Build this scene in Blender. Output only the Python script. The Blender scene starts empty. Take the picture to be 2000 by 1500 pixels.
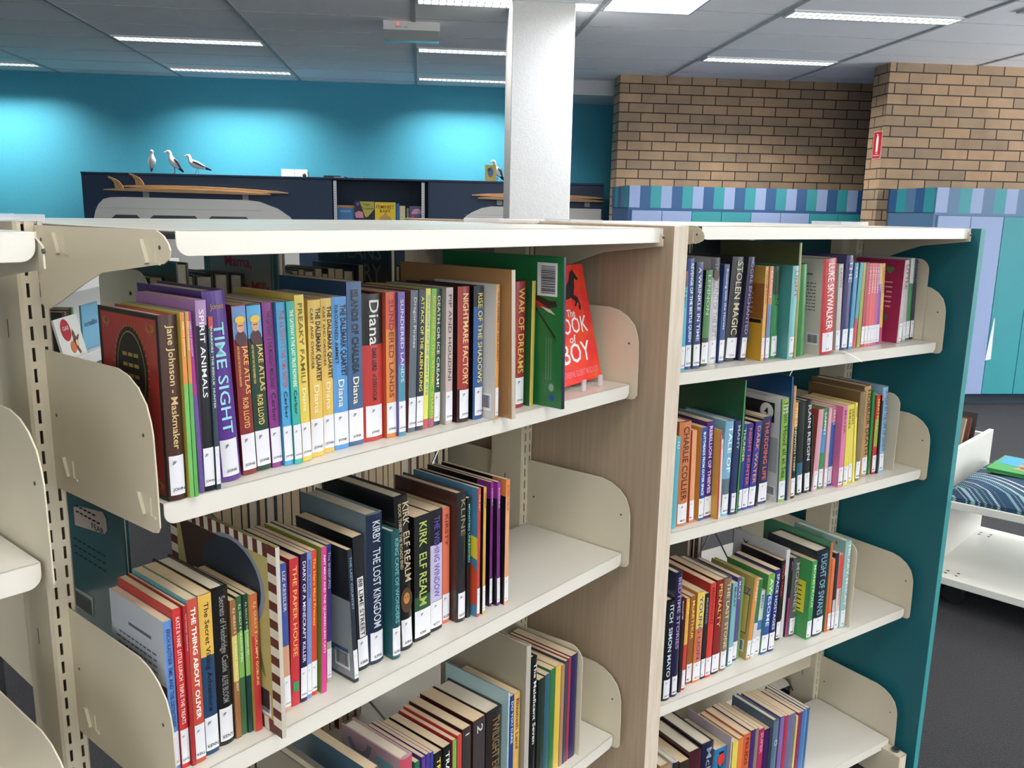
import bpy, bmesh, math, random
from math import sin, cos, pi, radians, atan2, sqrt
from mathutils import Vector, Matrix
random.seed(7)
SC = bpy.context.scene
COL = SC.collection

# ------------------------------------------------------------------ camera
F_PX, PITCH, ROLL, YAW, EYE = 1664.48, .2, .0196, .108, 1.52
cam_data = bpy.data.cameras.new('camera')
cam = bpy.data.objects.new('camera', cam_data)
COL.objects.link(cam)
cam_data.sensor_width = 36.0
cam_data.lens = F_PX / 2000 * 36
cam_data.clip_start = .02
_c, _s, _cp, _sp = cos(ROLL), sin(ROLL), cos(PITCH), sin(PITCH)
_R = Matrix.Rotation(-YAW, 3, 'Z')
_x = _R @ Vector((_c, _s * _sp, _s * _cp))
_d = _R @ Vector((_s, -_c * _sp, -_c * _cp))
_f = _R @ Vector((0, _cp, -_sp))
M3 = Matrix((_x, -_d, -_f)).transposed()
cam.matrix_world = Matrix.Translation((0, 0, EYE)) @ M3.to_4x4()
SC.camera = cam

# ------------------------------------------------------------------ view, world
SC.view_settings.view_transform = 'Standard'
SC.view_settings.look = 'None'
SC.view_settings.gamma = 1
SC.view_settings.use_curve_mapping = False
SC.view_settings.exposure = -.07
W = bpy.data.worlds.new('world')
SC.world = W
W.use_nodes = True
W.node_tree.nodes['Background'].inputs[0].default_value = (.75, .85, 1, 1)
W.node_tree.nodes['Background'].inputs[1].default_value = .3
SC.cycles.max_bounces = 6
SC.cycles.diffuse_bounces = 4
SC.cycles.glossy_bounces = 3
SC.cycles.transparent_max_bounces = 8
SC.cycles.use_denoising = True

POWER_STRIP, POWER_WASH, POWER_DAY, POWER_SIDE, POWER_PANEL = 15.0, 40.0, 20.0, 52.0, 50.0
FILL_GAIN = 7.0  # strength of the added ceiling fill relative to the daylight


def area(name, loc, rot, sx, sy, power, col, spread=180, parent=None):
    d = bpy.data.lights.new(name, 'AREA')
    d.shape = 'RECTANGLE'
    d.size, d.size_y, d.energy, d.color = sx, sy, power, col
    d.spread = radians(spread)
    o = bpy.data.objects.new(name, d)
    COL.objects.link(o)
    o.location, o.rotation_euler = loc, rot
    if parent:
        o.parent = parent
    return o


# daylight through the windows behind and to the side of the camera, plus added ceiling fill
for _wx in (-4.2, -1.4, 1.4, 4.2):
    area('daylight', (_wx, -4.95, 1.75), (radians(95), 0, 0), 2.2, 1.5, POWER_DAY, (.93, .97, 1))
    area('ceiling_fill', (_wx, -4.9, 1.75), (radians(150), 0, 0), 2.2, 1.5, POWER_DAY * FILL_GAIN, (1, .98, .95), 125)  # added lamp aimed upward only to brighten the ceiling, not a real source
for _wy in (-3.4, -.6, 2.2, 5.0):
    if _wy < 4:
        area('daylight', (8.95, _wy, 1.7), (radians(95), 0, radians(90)), 2.3, 1.6, POWER_SIDE, (.9, .95, 1))
    area('ceiling_fill', (8.9, _wy, 1.7), (radians(150), 0, radians(90)), 2.3, 1.6, POWER_SIDE * FILL_GAIN, (.97, .98, 1), 125)  # same added upward fill for the ceiling, from the side wall


# ------------------------------------------------------------------ helpers
def lin(h):
    r = []
    for i in (0, 2, 4):
        v = int(h[i:i + 2], 16) / 255
        r.append(v / 12.92 if v <= .04045 else ((v + .055) / 1.055) ** 2.4)
    return r


_mats = {}


def printed(h, rough, coat=0):
    """ink on a book cover: a little duller than the screen colour"""
    return mat(h, rough, 0, coat, ink=1)


def mat(h, rough=.5, metal=0, coat=0, emit=0, spec=.5, alpha=None, ink=0):
    key = (h, rough, metal, coat, emit, spec, alpha, ink)
    if key in _mats:
        return _mats[key]
    m = bpy.data.materials.new('paint')
    m.use_nodes = True
    b = m.node_tree.nodes['Principled BSDF']
    c = lin(h)
    if ink:
        g_ = .3 * c[0] + .6 * c[1] + .1 * c[2]
        c = [.84 * (g_ + (q - g_) * .9) for q in c]
    b.inputs['Base Color'].default_value = (*c, 1)
    b.inputs['Roughness'].default_value = rough
    b.inputs['Metallic'].default_value = metal
    b.inputs['Coat Weight'].default_value = coat
    b.inputs['Coat Roughness'].default_value = .12
    b.inputs['Specular IOR Level'].default_value = spec
    if emit:
        b.inputs['Emission Color'].default_value = (*c, 1)
        b.inputs['Emission Strength'].default_value = emit
    if alpha is not None:
        b.inputs['Alpha'].default_value = alpha
    _mats[key] = m
    return m


def nodes(name, rough=.6):
    m = bpy.data.materials.new(name)
    m.use_nodes = True
    nt = m.node_tree
    b = nt.nodes['Principled BSDF']
    b.inputs['Roughness'].default_value = rough
    tc = nt.nodes.new('ShaderNodeTexCoord')
    return m, nt, b, tc


def ramp(nt, fac, stops):
    r = nt.nodes.new('ShaderNodeValToRGB')
    el = r.color_ramp.elements
    while len(el) < len(stops):
        el.new(.5)
    for e, (p, h) in zip(el, stops):
        e.position = p
        e.color = (*lin(h), 1)
    nt.links.new(fac, r.inputs[0])
    return r.outputs[0]


def noise_mat(name, stops, scale, rough=.6, stretch=(1, 1, 1), detail=4, bump=0):
    m, nt, b, tc = nodes(name, rough)
    mp = nt.nodes.new('ShaderNodeMapping')
    mp.inputs['Scale'].default_value = stretch
    nt.links.new(tc.outputs['Object'], mp.inputs[0])
    n = nt.nodes.new('ShaderNodeTexNoise')
    n.inputs['Scale'].default_value = scale
    n.inputs['Detail'].default_value = detail
    nt.links.new(mp.outputs[0], n.inputs['Vector'])
    nt.links.new(ramp(nt, n.outputs[0], stops), b.inputs['Base Color'])
    if bump:
        bp = nt.nodes.new('ShaderNodeBump')
        bp.inputs['Strength'].default_value = bump
        bp.inputs['Distance'].default_value = .01
        nt.links.new(n.outputs[0], bp.inputs['Height'])
        nt.links.new(bp.outputs[0], b.inputs['Normal'])
    return m


def brick_mat():
    m, nt, b, tc = nodes('brickwork', .85)
    sx = nt.nodes.new('ShaderNodeSeparateXYZ')
    nt.links.new(tc.outputs['Object'], sx.inputs[0])
    ad = nt.nodes.new('ShaderNodeMath')
    nt.links.new(sx.outputs[0], ad.inputs[0])
    nt.links.new(sx.outputs[1], ad.inputs[1])
    cb = nt.nodes.new('ShaderNodeCombineXYZ')
    nt.links.new(ad.outputs[0], cb.inputs[0])
    nt.links.new(sx.outputs[2], cb.inputs[1])
    br = nt.nodes.new('ShaderNodeTexBrick')
    nt.links.new(cb.outputs[0], br.inputs['Vector'])
    for k, v in (('Scale', 1), ('Mortar Size', .0055), ('Mortar Smooth', .1), ('Bias', -.1), ('Brick Width', .245), ('Row Height', .0885)):
        br.inputs[k].default_value = v
    br.inputs['Color1'].default_value = (*lin('ad8f70'), 1)
    br.inputs['Color2'].default_value = (*lin('8f7c66'), 1)
    br.inputs['Mortar'].default_value = (*lin('40332a'), 1)
    n = nt.nodes.new('ShaderNodeTexNoise')
    n.inputs['Scale'].default_value = 6
    nt.links.new(tc.outputs['Object'], n.inputs['Vector'])
    mx = nt.nodes.new('ShaderNodeMixRGB')
    mx.blend_type = 'OVERLAY'
    mx.inputs[0].default_value = .25
    nt.links.new(br.outputs['Color'], mx.inputs[1])
    nt.links.new(n.outputs['Fac'], mx.inputs[2])
    nt.links.new(mx.outputs[0], b.inputs['Base Color'])
    bp = nt.nodes.new('ShaderNodeBump')
    bp.invert = True
    bp.inputs['Strength'].default_value = .6
    bp.inputs['Distance'].default_value = .008
    nt.links.new(br.outputs['Fac'], bp.inputs['Height'])
    nt.links.new(bp.outputs[0], b.inputs['Normal'])
    return m


def dot_fabric():
    m, nt, b, tc = nodes('dotted_fabric', .9)
    sx = nt.nodes.new('ShaderNodeSeparateXYZ')
    nt.links.new(tc.outputs['Object'], sx.inputs[0])

    def mth(op, a, v=None):
        q = nt.nodes.new('ShaderNodeMath')
        q.operation = op
        for i, k in enumerate((a, v)):
            if k is None:
                continue
            if isinstance(k, (int, float)):
                q.inputs[i].default_value = k
            else:
                nt.links.new(k, q.inputs[i])
        return q.outputs[0]
    ac = mth('SUBTRACT', mth('MULTIPLY', sx.outputs[0], .85), mth('MULTIPLY', sx.outputs[1], .5))
    al = mth('ADD', mth('ADD', mth('MULTIPLY', sx.outputs[0], .5), mth('MULTIPLY', sx.outputs[1], .85)), sx.outputs[2])
    rx = mth('MULTIPLY', ac, 78)
    ry = mth('MULTIPLY', al, 115)
    fx = mth('SUBTRACT', mth('FRACT', rx), .5)
    fy = mth('SUBTRACT', mth('FRACT', ry), .5)
    d = mth('SQRT', mth('ADD', mth('MULTIPLY', fx, fx), mth('MULTIPLY', fy, fy)))
    row = mth('FLOOR', rx)
    wn = nt.nodes.new('ShaderNodeTexWhiteNoise')
    wn.noise_dimensions = '1D'
    nt.links.new(row, wn.inputs['W'])
    rad = mth('SUBTRACT', mth('MULTIPLY', wn.outputs['Value'], .62), .16)
    on = mth('LESS_THAN', d, rad)
    wn2 = nt.nodes.new('ShaderNodeTexWhiteNoise')
    wn2.noise_dimensions = '1D'
    nt.links.new(mth('ADD', row, 31.7), wn2.inputs['W'])
    c2 = ramp(nt, wn2.outputs['Value'], [(0, 'd8e0dc'), (.5, '7fa8b0'), (.75, 'b8b860'), (1, 'e8ecec')])
    mx = nt.nodes.new('ShaderNodeMixRGB')
    nt.links.new(on, mx.inputs[0])
    mx.inputs[1].default_value = (*lin('1c3c58'), 1)
    nt.links.new(c2, mx.inputs[2])
    nt.links.new(mx.outputs[0], b.inputs['Base Color'])
    return m


class MB:
    def __init__(s):
        s.v, s.f, s.m = [], [], []

    def face(s, pts, mi=0):
        i = len(s.v)
        s.v += [tuple(p) for p in pts]
        s.f.append(tuple(range(i, i + len(pts))))
        s.m.append(mi)

    def add(s, vs, fs, mi=0):
        i = len(s.v)
        s.v += [tuple(p) for p in vs]
        for f in fs:
            s.f.append(tuple(k + i for k in f))
            s.m.append(mi)

    def box(s, x0, x1, y0, y1, z0, z1, mi=0):
        s.add([(x0, y0, z0), (x1, y0, z0), (x1, y1, z0), (x0, y1, z0), (x0, y0, z1), (x1, y0, z1), (x1, y1, z1), (x0, y1, z1)],
              [(0, 3, 2, 1), (4, 5, 6, 7), (0, 1, 5, 4), (1, 2, 6, 5), (2, 3, 7, 6), (3, 0, 4, 7)], mi)
        return s

    def prism(s, pts, a, b, axis, mi=0):
        """polygon pts (2D) extruded between a and b along axis: x -> (y,z), y -> (x,z), z -> (x,y)"""
        def P(p, t):
            return {'x': (t, p[0], p[1]), 'y': (p[0], t, p[1]), 'z': (p[0], p[1], t)}[axis]
        n = len(pts)
        vs = [P(p, a) for p in pts] + [P(p, b) for p in pts]
        fs = [tuple(range(n - 1, -1, -1)), tuple(range(n, 2 * n))] + [(k, (k + 1) % n, n + (k + 1) % n, n + k) for k in range(n)]
        ar = sum(pts[k][0] * pts[(k + 1) % n][1] - pts[(k + 1) % n][0] * pts[k][1] for k in range(n))
        if (ar < 0) != (axis == 'y'):
            fs = [f[::-1] for f in fs]
        if b < a:
            fs = [f[::-1] for f in fs]
        s.add(vs, fs, mi)
        return s

    def tube(s, path, r, n=10, mi=0, cap=True):
        rs = r if isinstance(r, (list, tuple)) else [r] * len(path)
        P = [Vector(p) for p in path]
        up = None
        rings = []
        for k, p in enumerate(P):
            t = (P[min(k + 1, len(P) - 1)] - P[max(k - 1, 0)]).normalized()
            if up is None:
                up = t.orthogonal().normalized()
            up = (up - t * up.dot(t)).normalized()
            w = t.cross(up)
            rr = rs[k]
            ra, rb = rr if isinstance(rr, tuple) else (rr, rr)
            rings.append([p + up * (cos(2 * pi * j / n) * ra) + w * (sin(2 * pi * j / n) * rb) for j in range(n)])
        vs = [q for R in rings for q in R]
        fs = []
        for k in range(len(P) - 1):
            for j in range(n):
                a, b = k * n + j, k * n + (j + 1) % n
                fs.append((a, b, b + n, a + n))
        if cap:
            fs += [tuple(range(n - 1, -1, -1)), tuple(range((len(P) - 1) * n, len(P) * n))]
        s.add(vs, fs, mi)
        return s

    def sphere(s, c, r, n=12, mi=0, sc=(1, 1, 1)):
        vs, fs = [], []
        m = n // 2
        for i in range(m + 1):
            a = pi * i / m
            for j in range(n):
                b = 2 * pi * j / n
                vs.append((c[0] + r * sc[0] * sin(a) * cos(b), c[1] + r * sc[1] * sin(a) * sin(b), c[2] + r * sc[2] * cos(a)))
        for i in range(m):
            for j in range(n):
                a, b = i * n + j, i * n + (j + 1) % n
                fs.append((a, a + n, b + n, b))
        s.add(vs, fs, mi)
        return s

    def build(s, name, mats, parent=None, smooth=False, bevel=0, loc=None, rotz=None):
        me = bpy.data.meshes.new(name)
        me.from_pydata(s.v, [], s.f)
        if not isinstance(mats, (list, tuple)):
            mats = [mats]
        for m in mats:
            me.materials.append(m)
        if len(mats) > 1:
            me.polygons.foreach_set('material_index', s.m)
        if smooth:
            me.polygons.foreach_set('use_smooth', [True] * len(me.polygons))
        me.update()
        o = bpy.data.objects.new(name, me)
        COL.objects.link(o)
        if parent:
            o.parent = parent
        if loc:
            o.location = loc
        if rotz is not None:
            o.rotation_euler = (0, 0, rotz)
        if bevel:
            b = o.modifiers.new('edge', 'BEVEL')
            b.width = bevel
            b.segments = 2
            b.limit_method = 'ANGLE'
            b.angle_limit = radians(40)
        return o


def B():
    return MB()


def tag(o, label=None, cat=None, group=None, kind=None):
    for k, v in (('label', label), ('category', cat), ('group', group), ('kind', kind)):
        if v:
            o[k] = v
    return o


def thing(name, label, cat, loc=(0, 0, 0), rotz=0, group=None):
    o = bpy.data.objects.new(name, None)
    o.empty_display_size = .05
    COL.objects.link(o)
    o.location = loc
    o.rotation_euler = (0, 0, rotz)
    return tag(o, label, cat, group)


def struct(o):
    o['kind'] = 'structure'
    return o


def arc(cx, cy, r, a0, a1, n=8):
    return [(cx + r * cos(radians(a0 + (a1 - a0) * k / n)), cy + r * sin(radians(a0 + (a1 - a0) * k / n))) for k in range(n + 1)]


# ------------------------------------------------------------------ lettering
BOOKS = {
    'A1': [
        (0.0058, 0.0213, 0.0021, 0.1976, 0.0, 0.1343, 'h', ('4a2c22', '9a1c14'), 'Jane Johnson - Maskmaker', 'c9b27a', 'JOHN', 'red hardback with a black oval emblem on its board', 'emblem frame'),
        (0.0277, 0.0047, 0.005, 0.1996, 0.0, 0.129, 'p', ('6fbf5a', 'b9a832'), 'REBECCA JOHNSON', 'e8e0a0', '', 'slim green paperback with an orange top', 'band=.62:1:e8862c'),
        (0.0329, 0.004, 0.0057, 0.1998, 0.0, 0.129, 'p', ('57b04e', '5aa84a'), 'REBECCA JOHNSON', 'e8e0a0', '', 'slim green paperback with an amber top', 'band=.62:1:d98a2e'),
        (0.0432, 0.0049, -0.0013, 0.1989, -0.0047, 0.129, 'p', ('6a4fa0', 'b49ac8'), 'REBECCA JOHNSON', 'd8c8f0', '', 'slim violet paperback with a magenta top', 'band=.55:1:b0168c'),
        (0.0486, 0.0125, -0.0013, 0.2103, 0.0, 0.129, 'p', ('15161c', 'b07ab8'), 'SPIRIT ANIMALS', 'e8e8ee', 'JOHN', 'tall lilac paperback with a black spine', 'band=.87:1:b48abf'),
        (0.0618, 0.0053, 0.0001, 0.1922, 0.0, 0.129, 'p', ('2f4552', '2f4552'), 'WARRIORS  THE RESCUE  HUNTER', 'd0d8d8', 'HUNT', 'slate blue paperback with a red top', 'band=.93:1:c83a30'),
        (0.077, 0.0273, -0.0149, 0.2172, -0.0105, 0.1477, 'h', ('5a2d92', '3d2170'), 'TIME SIGHT', '8fd0d6', 'JONE', 'thick purple hardback with pale blue capitals', 'big'),
        (0.1098, 0.0178, -0.0219, 0.1997, -0.0063, 0.129, 'p', ('8a1f22', '7a1c1e'), 'JAKE ATLAS', 'e0b45a', 'JONE', 'dark red paperback with a portrait at its top', 'portrait=6a8fc0 author=ROB_LLOYD sub=AND_THE_QUEST_FOR_THE_CRYSTAL_MOUNTAIN'),
        (0.1306, 0.0188, -0.0251, 0.1989, -0.0064, 0.129, 'p', ('143f2b', '123626'), 'JAKE ATLAS', 'e0c06a', 'JONE', 'dark green paperback with a portrait at its top', 'portrait=58a8d8 author=ROB_LLOYD sub=AND_THE_HUNT_FOR_THE_FEATHERED_GOD'),
        (0.1507, 0.0141, -0.0242, 0.1994, -0.0065, 0.129, 'p', ('8a2b88', '7a2478'), 'THE GATEWAY 3 THE MIDNIGHT MERCENARY', '2a1030', 'JONE', 'purple paperback with dark lettering', 'author=Cerber'),
        (0.1654, 0.0122, -0.0201, 0.1988, -0.0051, 0.129, 'p', ('3aa4d8', '2f8cc0'), 'THE GATEWAY 5 THE TIME SHIFTER', 'b8483a', 'JONE', 'sky blue paperback with red lettering', 'author=Cerber'),
        (0.1782, 0.0109, -0.0177, 0.1992, -0.0051, 0.129, 'p', ('1fb5a8', '1a9c90'), 'THE GATEWAY 8 THE LAST TRUSE NOWHERE', 'e8f0c0', 'JONE', 'turquoise paperback with pale lettering', 'author=Cerber'),
        (0.1911, 0.0133, -0.0193, 0.2059, -0.0057, 0.129, 'p', ('e6cc3e', 'd8b830'), 'FREAKY FAMILI', '6a5520', 'JONE', 'tall yellow paperback with scrolling script', 'author=Diana'),
        (0.2094, 0.0186, -0.0259, 0.1977, 0.0, 0.129, 'p', ('e9c24a', 'e0b43c'), 'THE DALEMARK QUARTET', '201808', 'JONE', 'yellow paperback with bold black title', 'author=Diana sub=CART_AND_CWIDDER bold'),
        (0.2324, 0.0165, -0.0313, 0.1979, 0.0, 0.129, 'p', ('e9bf48', 'e0b03a'), 'THE DALEMARK QUARTET', '201808', 'JONE', 'yellow paperback beside the blue one of its set', 'author=Diana sub=CART_AND_CWIDDER bold'),
        (0.2502, 0.023, -0.0321, 0.1983, 0.0, 0.129, 'p', ('4a9ade', '3f8bd0'), 'THE DALEMARK QUARTET', '10151c', 'JONE', 'blue paperback with bold black title', 'author=Diana sub=DROWNED_AMMET bold'),
        (0.2748, 0.0241, -0.0331, 0.2161, 0.0, 0.1469, 'p', ('35618f', '1d3d62'), 'ISLANDS OF CHALDEA', '10181f', 'JONE', 'tall blue paperback standing above its neighbours', 'author=Diana bold'),
        (0.2998, 0.0364, -0.0325, 0.1985, 0.0, 0.135, 'h', ('c22a24', '141214'), 'DARK LORD', '120c0c', 'JONE', 'thick red and black paperback', 'band=.66:1:151214 author=of_DERKHOLM lowtitle bold'),
        (0.3367, 0.0172, -0.0292, 0.1995, 0.0, 0.129, 'p', ('e0862c', 'd0552a'), 'SUNDERED LANDS', '7a2a18', 'JONE', 'orange paperback with a red top', 'band=.75:1:dc5030'),
        (0.3545, 0.0124, -0.0248, 0.1992, 0.0, 0.129, 'p', ('3f8fa8', '6058a0'), 'SUNDERED LANDS', 'd8d0e8', 'JONE', 'violet and teal paperback', 'band=.5:1:6a5aa8'),
        (0.3773, 0.0139, -0.0313, 0.1992, 0.0069, 0.129, 'p', ('5a6670', '8a4a38'), 'Dragon Pirates', 'c8ccd0', 'JONE', 'slim grey paperback with gold bands', ''),
        (0.3919, 0.0133, -0.0306, 0.1997, 0.0069, 0.129, 'p', ('1b1f3e', '1b1f3e'), 'ATTACK OF THE ALIEN DUNG', 'd8d848', 'JONE', 'navy paperback with yellow capitals', ''),
        (0.4064, 0.0095, -0.0313, 0.2002, 0.0063, 0.129, 'p', ('e4e04a', 'd8d040'), 'INVASION OF THE GIANT BITS', '3088c8', '', 'slim yellow paperback with blue capitals', 'band=0:.07:c8405a'),
        (0.4164, 0.0103, -0.0306, 0.1993, 0.0063, 0.129, 'p', ('6cba3a', '5cae30'), 'REVENGE OF THE ATOMIC SHARDS', 'e8b040', '', 'slim lime green paperback', 'band=0:.07:b04a7a'),
        (0.4298, 0.012, -0.0334, 0.1982, 0.0038, 0.129, 'p', ('24423a', '1f3a34'), 'DEATH OR ICE CREAM?', 'e8e8d8', 'JO', 'dark green paperback with a white title', ''),
        (0.4452, 0.014, -0.0247, 0.2, 0.001, 0.129, 'p', ('c9b3ac', 'a8a49a'), 'PIP AND HOUDINI', '4a4444', 'JONE', 'pale pink paperback with grey capitals', ''),
        (0.4664, 0.0247, -0.0184, 0.2007, 0.0, 0.1365, 'h', ('a83224', '301414'), 'NIGHTMARE FACTORY', 'e0c890', 'JONE', 'red paperback with a black foot', 'band=0:.25:2c1616'),
        (0.4966, 0.0211, -0.0157, 0.1998, 0.0, 0.1358, 'h', ('2c5c9c', '10141c'), 'RISE OF THE SHADOWS', 'e0d068', 'JONE', 'blue paperback with gold lettering', 'band=.85:1:1c2638'),
        (0.5197, 0.0073, 0.0052, 0.203, 0.0, 0.129, 'p', ('e0973a', 'd9d6d0'), 'THE DREAMS OF THE FOREST', '304848', 'JONE', 'thin paperback with a white back cover and barcode', 'barcode=.06'),
        (0.5404, 0.0087, 0.0224, 0.2243, -0.0067, 0.24, 'h', ('c8bba8', 'b0804a'), '', '000000', '', 'tall tan picture book pulled forward', ''),
        (0.5937, 0.0306, -0.0214, 0.2014, 0.0, 0.1369, 'h', ('a8262a', '8a2024'), 'WAR OF DREAMS', 'd8b860', 'JONE', 'crimson hardback with gold lettering', ''),
        (0.6283, 0.0092, -0.0149, 0.2014, 0.0, 0.137, 'h', ('c8b83c', '1c6a34'), '', '000000', '', 'thin green picture book with a yellow spine', ''),
        (0.6455, 0.0081, 0.0367, 0.2407, -0.0069, 0.262, 'h', ('16203c', '0f7a3c'), '', '000000', '', 'large green picture book with a barcode and an arrow', 'barcode=.80 bird'),
    ],
    'A2': [
        (0.0022, 0.0096, -0.0233, 0.1865, 0.0, 0.129, 'p', ('5d8fd6', 'c3cbd8'), 'ERICH KASTNER  EMIL AND THE DETECTIVES', '1c3460', 'KAST', 'light blue paperback with a pale grey back', 'backtext'),
        (0.0124, 0.01, -0.0206, 0.1981, 0.0, 0.129, 'p', ('d42222', 'c01c1c'), 'KATZ & VANE  LITTLE LUNCH  TRIPLE THE TREATS', 'f0e0d8', 'KATZ', 'bright red paperback', ''),
        (0.023, 0.0041, -0.0167, 0.2, 0.0, 0.129, 'p', ('b01a24', 'a01820'), 'Ruby Wishfinger  Deborah Kelly', 'e8b0a8', '', 'thin crimson paperback', ''),
        (0.0279, 0.0126, -0.0168, 0.205, 0.0, 0.129, 'p', ('c9472c', '4fa6b0'), 'THE THING ABOUT OLIVER', 'f0e8e0', 'KELL', 'orange red paperback with a blue cover edge', 'bold'),
        (0.0435, 0.0167, -0.0212, 0.2032, 0.0, 0.129, 'p', ('20456a', 'c8a030'), 'The Secret Viking Adventure', '14100c', 'KENN', 'paperback fading from yellow to dark blue', 'band=.62:1:e8b83a'),
        (0.0623, 0.0224, -0.0243, 0.2022, 0.0, 0.1375, 'h', ('141414', '0e0e0e'), 'Secrets of Hexbridge Castle', '8a8a8a', 'KENT', 'thick black paperback', 'author=ALFIE_BLOOM'),
        (0.0855, 0.0075, -0.0248, 0.1812, 0.0, 0.1196, 'p', ('a06a3a', '8a6234'), 'E.J. GULLY 5 THE GREAT TROLL QUEST', 'e8e0c0', '', 'thin brown paperback with a yellow middle', 'band=.42:.75:d8cc60'),
        (0.0945, 0.0074, -0.0267, 0.1825, 0.0, 0.1205, 'p', ('3a6a3c', '2f5a34'), 'E.J. GULLY 6 DRAGON SPIES', 'e8f0c8', '', 'thin green paperback with a lime middle', 'band=.42:.75:7fbf50'),
        (0.1025, 0.0064, -0.0248, 0.1832, 0.0, 0.1209, 'p', ('14403c', '113632'), 'E.J. GULLY 8 THE WORST PET', 'd8e0b8', '', 'thin dark green paperback', 'band=.42:.75:8ac060'),
        (0.1095, 0.0096, -0.0199, 0.1823, 0.0, 0.1203, 'p', ('cf2c2c', 'c8a83c'), 'E.J. GULLY 9 GRUMPY GOBLINS', 'f0d890', '', 'thin red paperback with an orange top', 'band=.7:1:e0703a'),
        (0.1228, 0.0057, 0.0166, 0.2486, 0.0, 0.245, 'h', ('cfc8ba', 'a09a60'), '', '000000', '', 'large picture book with a striped red and cream border', 'stripes'),
        (0.1586, 0.0095, -0.0294, 0.2029, 0.0, 0.129, 'p', ('3a55a0', '2c4890'), 'LIZ KESSLER', 'd8d0d8', 'KESS', 'paperback shading from blue to peach', 'band=0:.45:d8a078'),
        (0.1703, 0.0136, -0.032, 0.203, 0.0048, 0.129, 'p', ('cc2430', 'b81f2a'), 'THE PAPER HOUSE', 'e8b060', '', 'red paperback with a green logo', 'logo'),
        (0.1845, 0.0101, -0.0314, 0.2052, 0.0068, 0.129, 'p', ('2a1b4a', '2a1b4a'), 'DIARY OF A MINECRAFT KILLER', 'e8e0f0', 'KIDD', 'dark violet paperback', ''),
        (0.1959, 0.0071, -0.0331, 0.204, 0.0062, 0.129, 'p', ('6f8fd0', '6584c4'), 'PETER KILLEEN', '283c70', 'KILL', 'slim periwinkle paperback', ''),
        (0.204, 0.0087, -0.0343, 0.2036, 0.0059, 0.129, 'p', ('d8401f', 'c83a1c'), 'The Hero Maid Princess', 'e8c048', 'KIMM', 'slim vermilion paperback', ''),
        (0.2168, 0.0079, -0.029, 0.2062, 0.0055, 0.129, 'p', ('d8308a', '8aa83a'), 'AMY MIKO AND THE QUARRELLING CATS', 'f0e0e8', '', 'pink paperback with a green cover', ''),
        (0.2381, 0.0076, -0.046, 0.1989, 0.005, 0.129, 'p', ('3a3a80', '444890'), 'The SHEEP-PIG', 'd8d4e0', 'KING', 'slim indigo paperback with a pale foot', 'band=0:.3:b8b8a0'),
        (0.2628, 0.0075, -0.0175, 0.1959, -0.0079, 0.129, 'p', ('28303c', '202428'), 'THE LAST COUNTRY', '8ab0d0', 'KING', 'black paperback with a grey pictorial back', 'barcode=.08 photo'),
        (0.286, 0.0181, -0.0358, 0.2014, -0.0071, 0.129, 'p', ('191c20', '141618'), '88 LIME STREET', 'e8e8e8', 'KIRB', 'black paperback with a white title panel', 'panel'),
        (0.3047, 0.0296, -0.035, 0.2252, 0.0, 0.1532, 'h', ('1c2c48', '6f8490'), 'KIRBY  THE LOST KINGDOM', 'c0c8d0', 'KIRB', 'tall navy hardback with a misty blue board', ''),
        (0.3392, 0.0148, -0.0233, 0.1949, 0.0, 0.1326, 'h', ('1b5058', '1d6068'), 'KING CAVE OF WONDERS', '68b0b8', 'KIRB', 'dark teal hardback', ''),
        (0.3629, 0.0256, -0.0318, 0.2398, -0.0101, 0.1631, 'h', ('15161a', '101114'), 'KIRK  ELF REALM', 'b8a888', 'KIRK', 'tallest black hardback with a face on its spine', 'face sub=BOOK_THREE_THE_ROADS_END'),
        (0.3952, 0.0327, -0.0378, 0.1979, 0.0, 0.129, 'p', ('181c1a', '101410'), 'KIRK  ELF REALM', 'a8b860', 'KIRK', 'black paperback with a dark green patch on its spine', 'band=.18:.36:2c5a38'),
        (0.4321, 0.0251, -0.0422, 0.1967, 0.0, 0.129, 'p', ('17171c', '141418'), 'THE WISHING WINDOW', '5a48a0', 'KITT', 'black paperback with a lavender panel', 'band=.25:.72:c8c0e0'),
        (0.4649, 0.0151, -0.0491, 0.1904, 0.0, 0.129, 'p', ('e8704a', 'd8623c'), 'KIRSTY', '702818', 'KLEI', 'orange paperback with a pale foot', ''),
        (0.4828, 0.0204, -0.0338, 0.2131, 0.0, 0.1449, 'h', ('23262c', '4a2c24'), 'KLINE', '8a7a58', 'KLIN', 'tall charcoal hardback', ''),
        (0.5053, 0.0083, -0.035, 0.2012, -0.0015, 0.129, 'p', ('16161a', '121216'), 'MONSTERS UNLEASHED', '60c8c0', '', 'thin black paperback with turquoise capitals', ''),
        (0.5183, 0.0063, -0.0254, 0.2159, 0.0, 0.1468, 'p', ('c83a2c', '4a88b0'), 'THE ART', 'e8c090', 'KN', 'thin red paperback with a blue and yellow cover', 'diamond'),
        (0.531, 0.0064, -0.0251, 0.2151, 0.0, 0.1463, 'p', ('d8a030', '141418'), 'KNIGHT', '604010', 'KN', 'thin yellow spined paperback with a black cover', ''),
        (0.5592, 0.0066, -0.0354, 0.214, 0.0, 0.1455, 'p', ('7a2480', '15141a'), 'KOCHKA', 'e0c0e0', 'KO', 'first of two thin black paperbacks with purple spines', 'top=9a2a98'),
        (0.5696, 0.0076, -0.0278, 0.2142, -0.0033, 0.1457, 'p', ('7a2480', '15141a'), 'KOCHKA', 'e0c0e0', 'KO', 'second thin black paperback with a purple spine', 'top=9a2a98'),
        (0.5807, 0.0095, -0.0215, 0.2162, 0.0, 0.147, 'p', ('e8a070', '15161a'), 'KOCHKA', '904820', 'KO', 'thin black paperback with an orange spine', 'top=e8843a'),
    ],
    'A3': [
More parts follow.
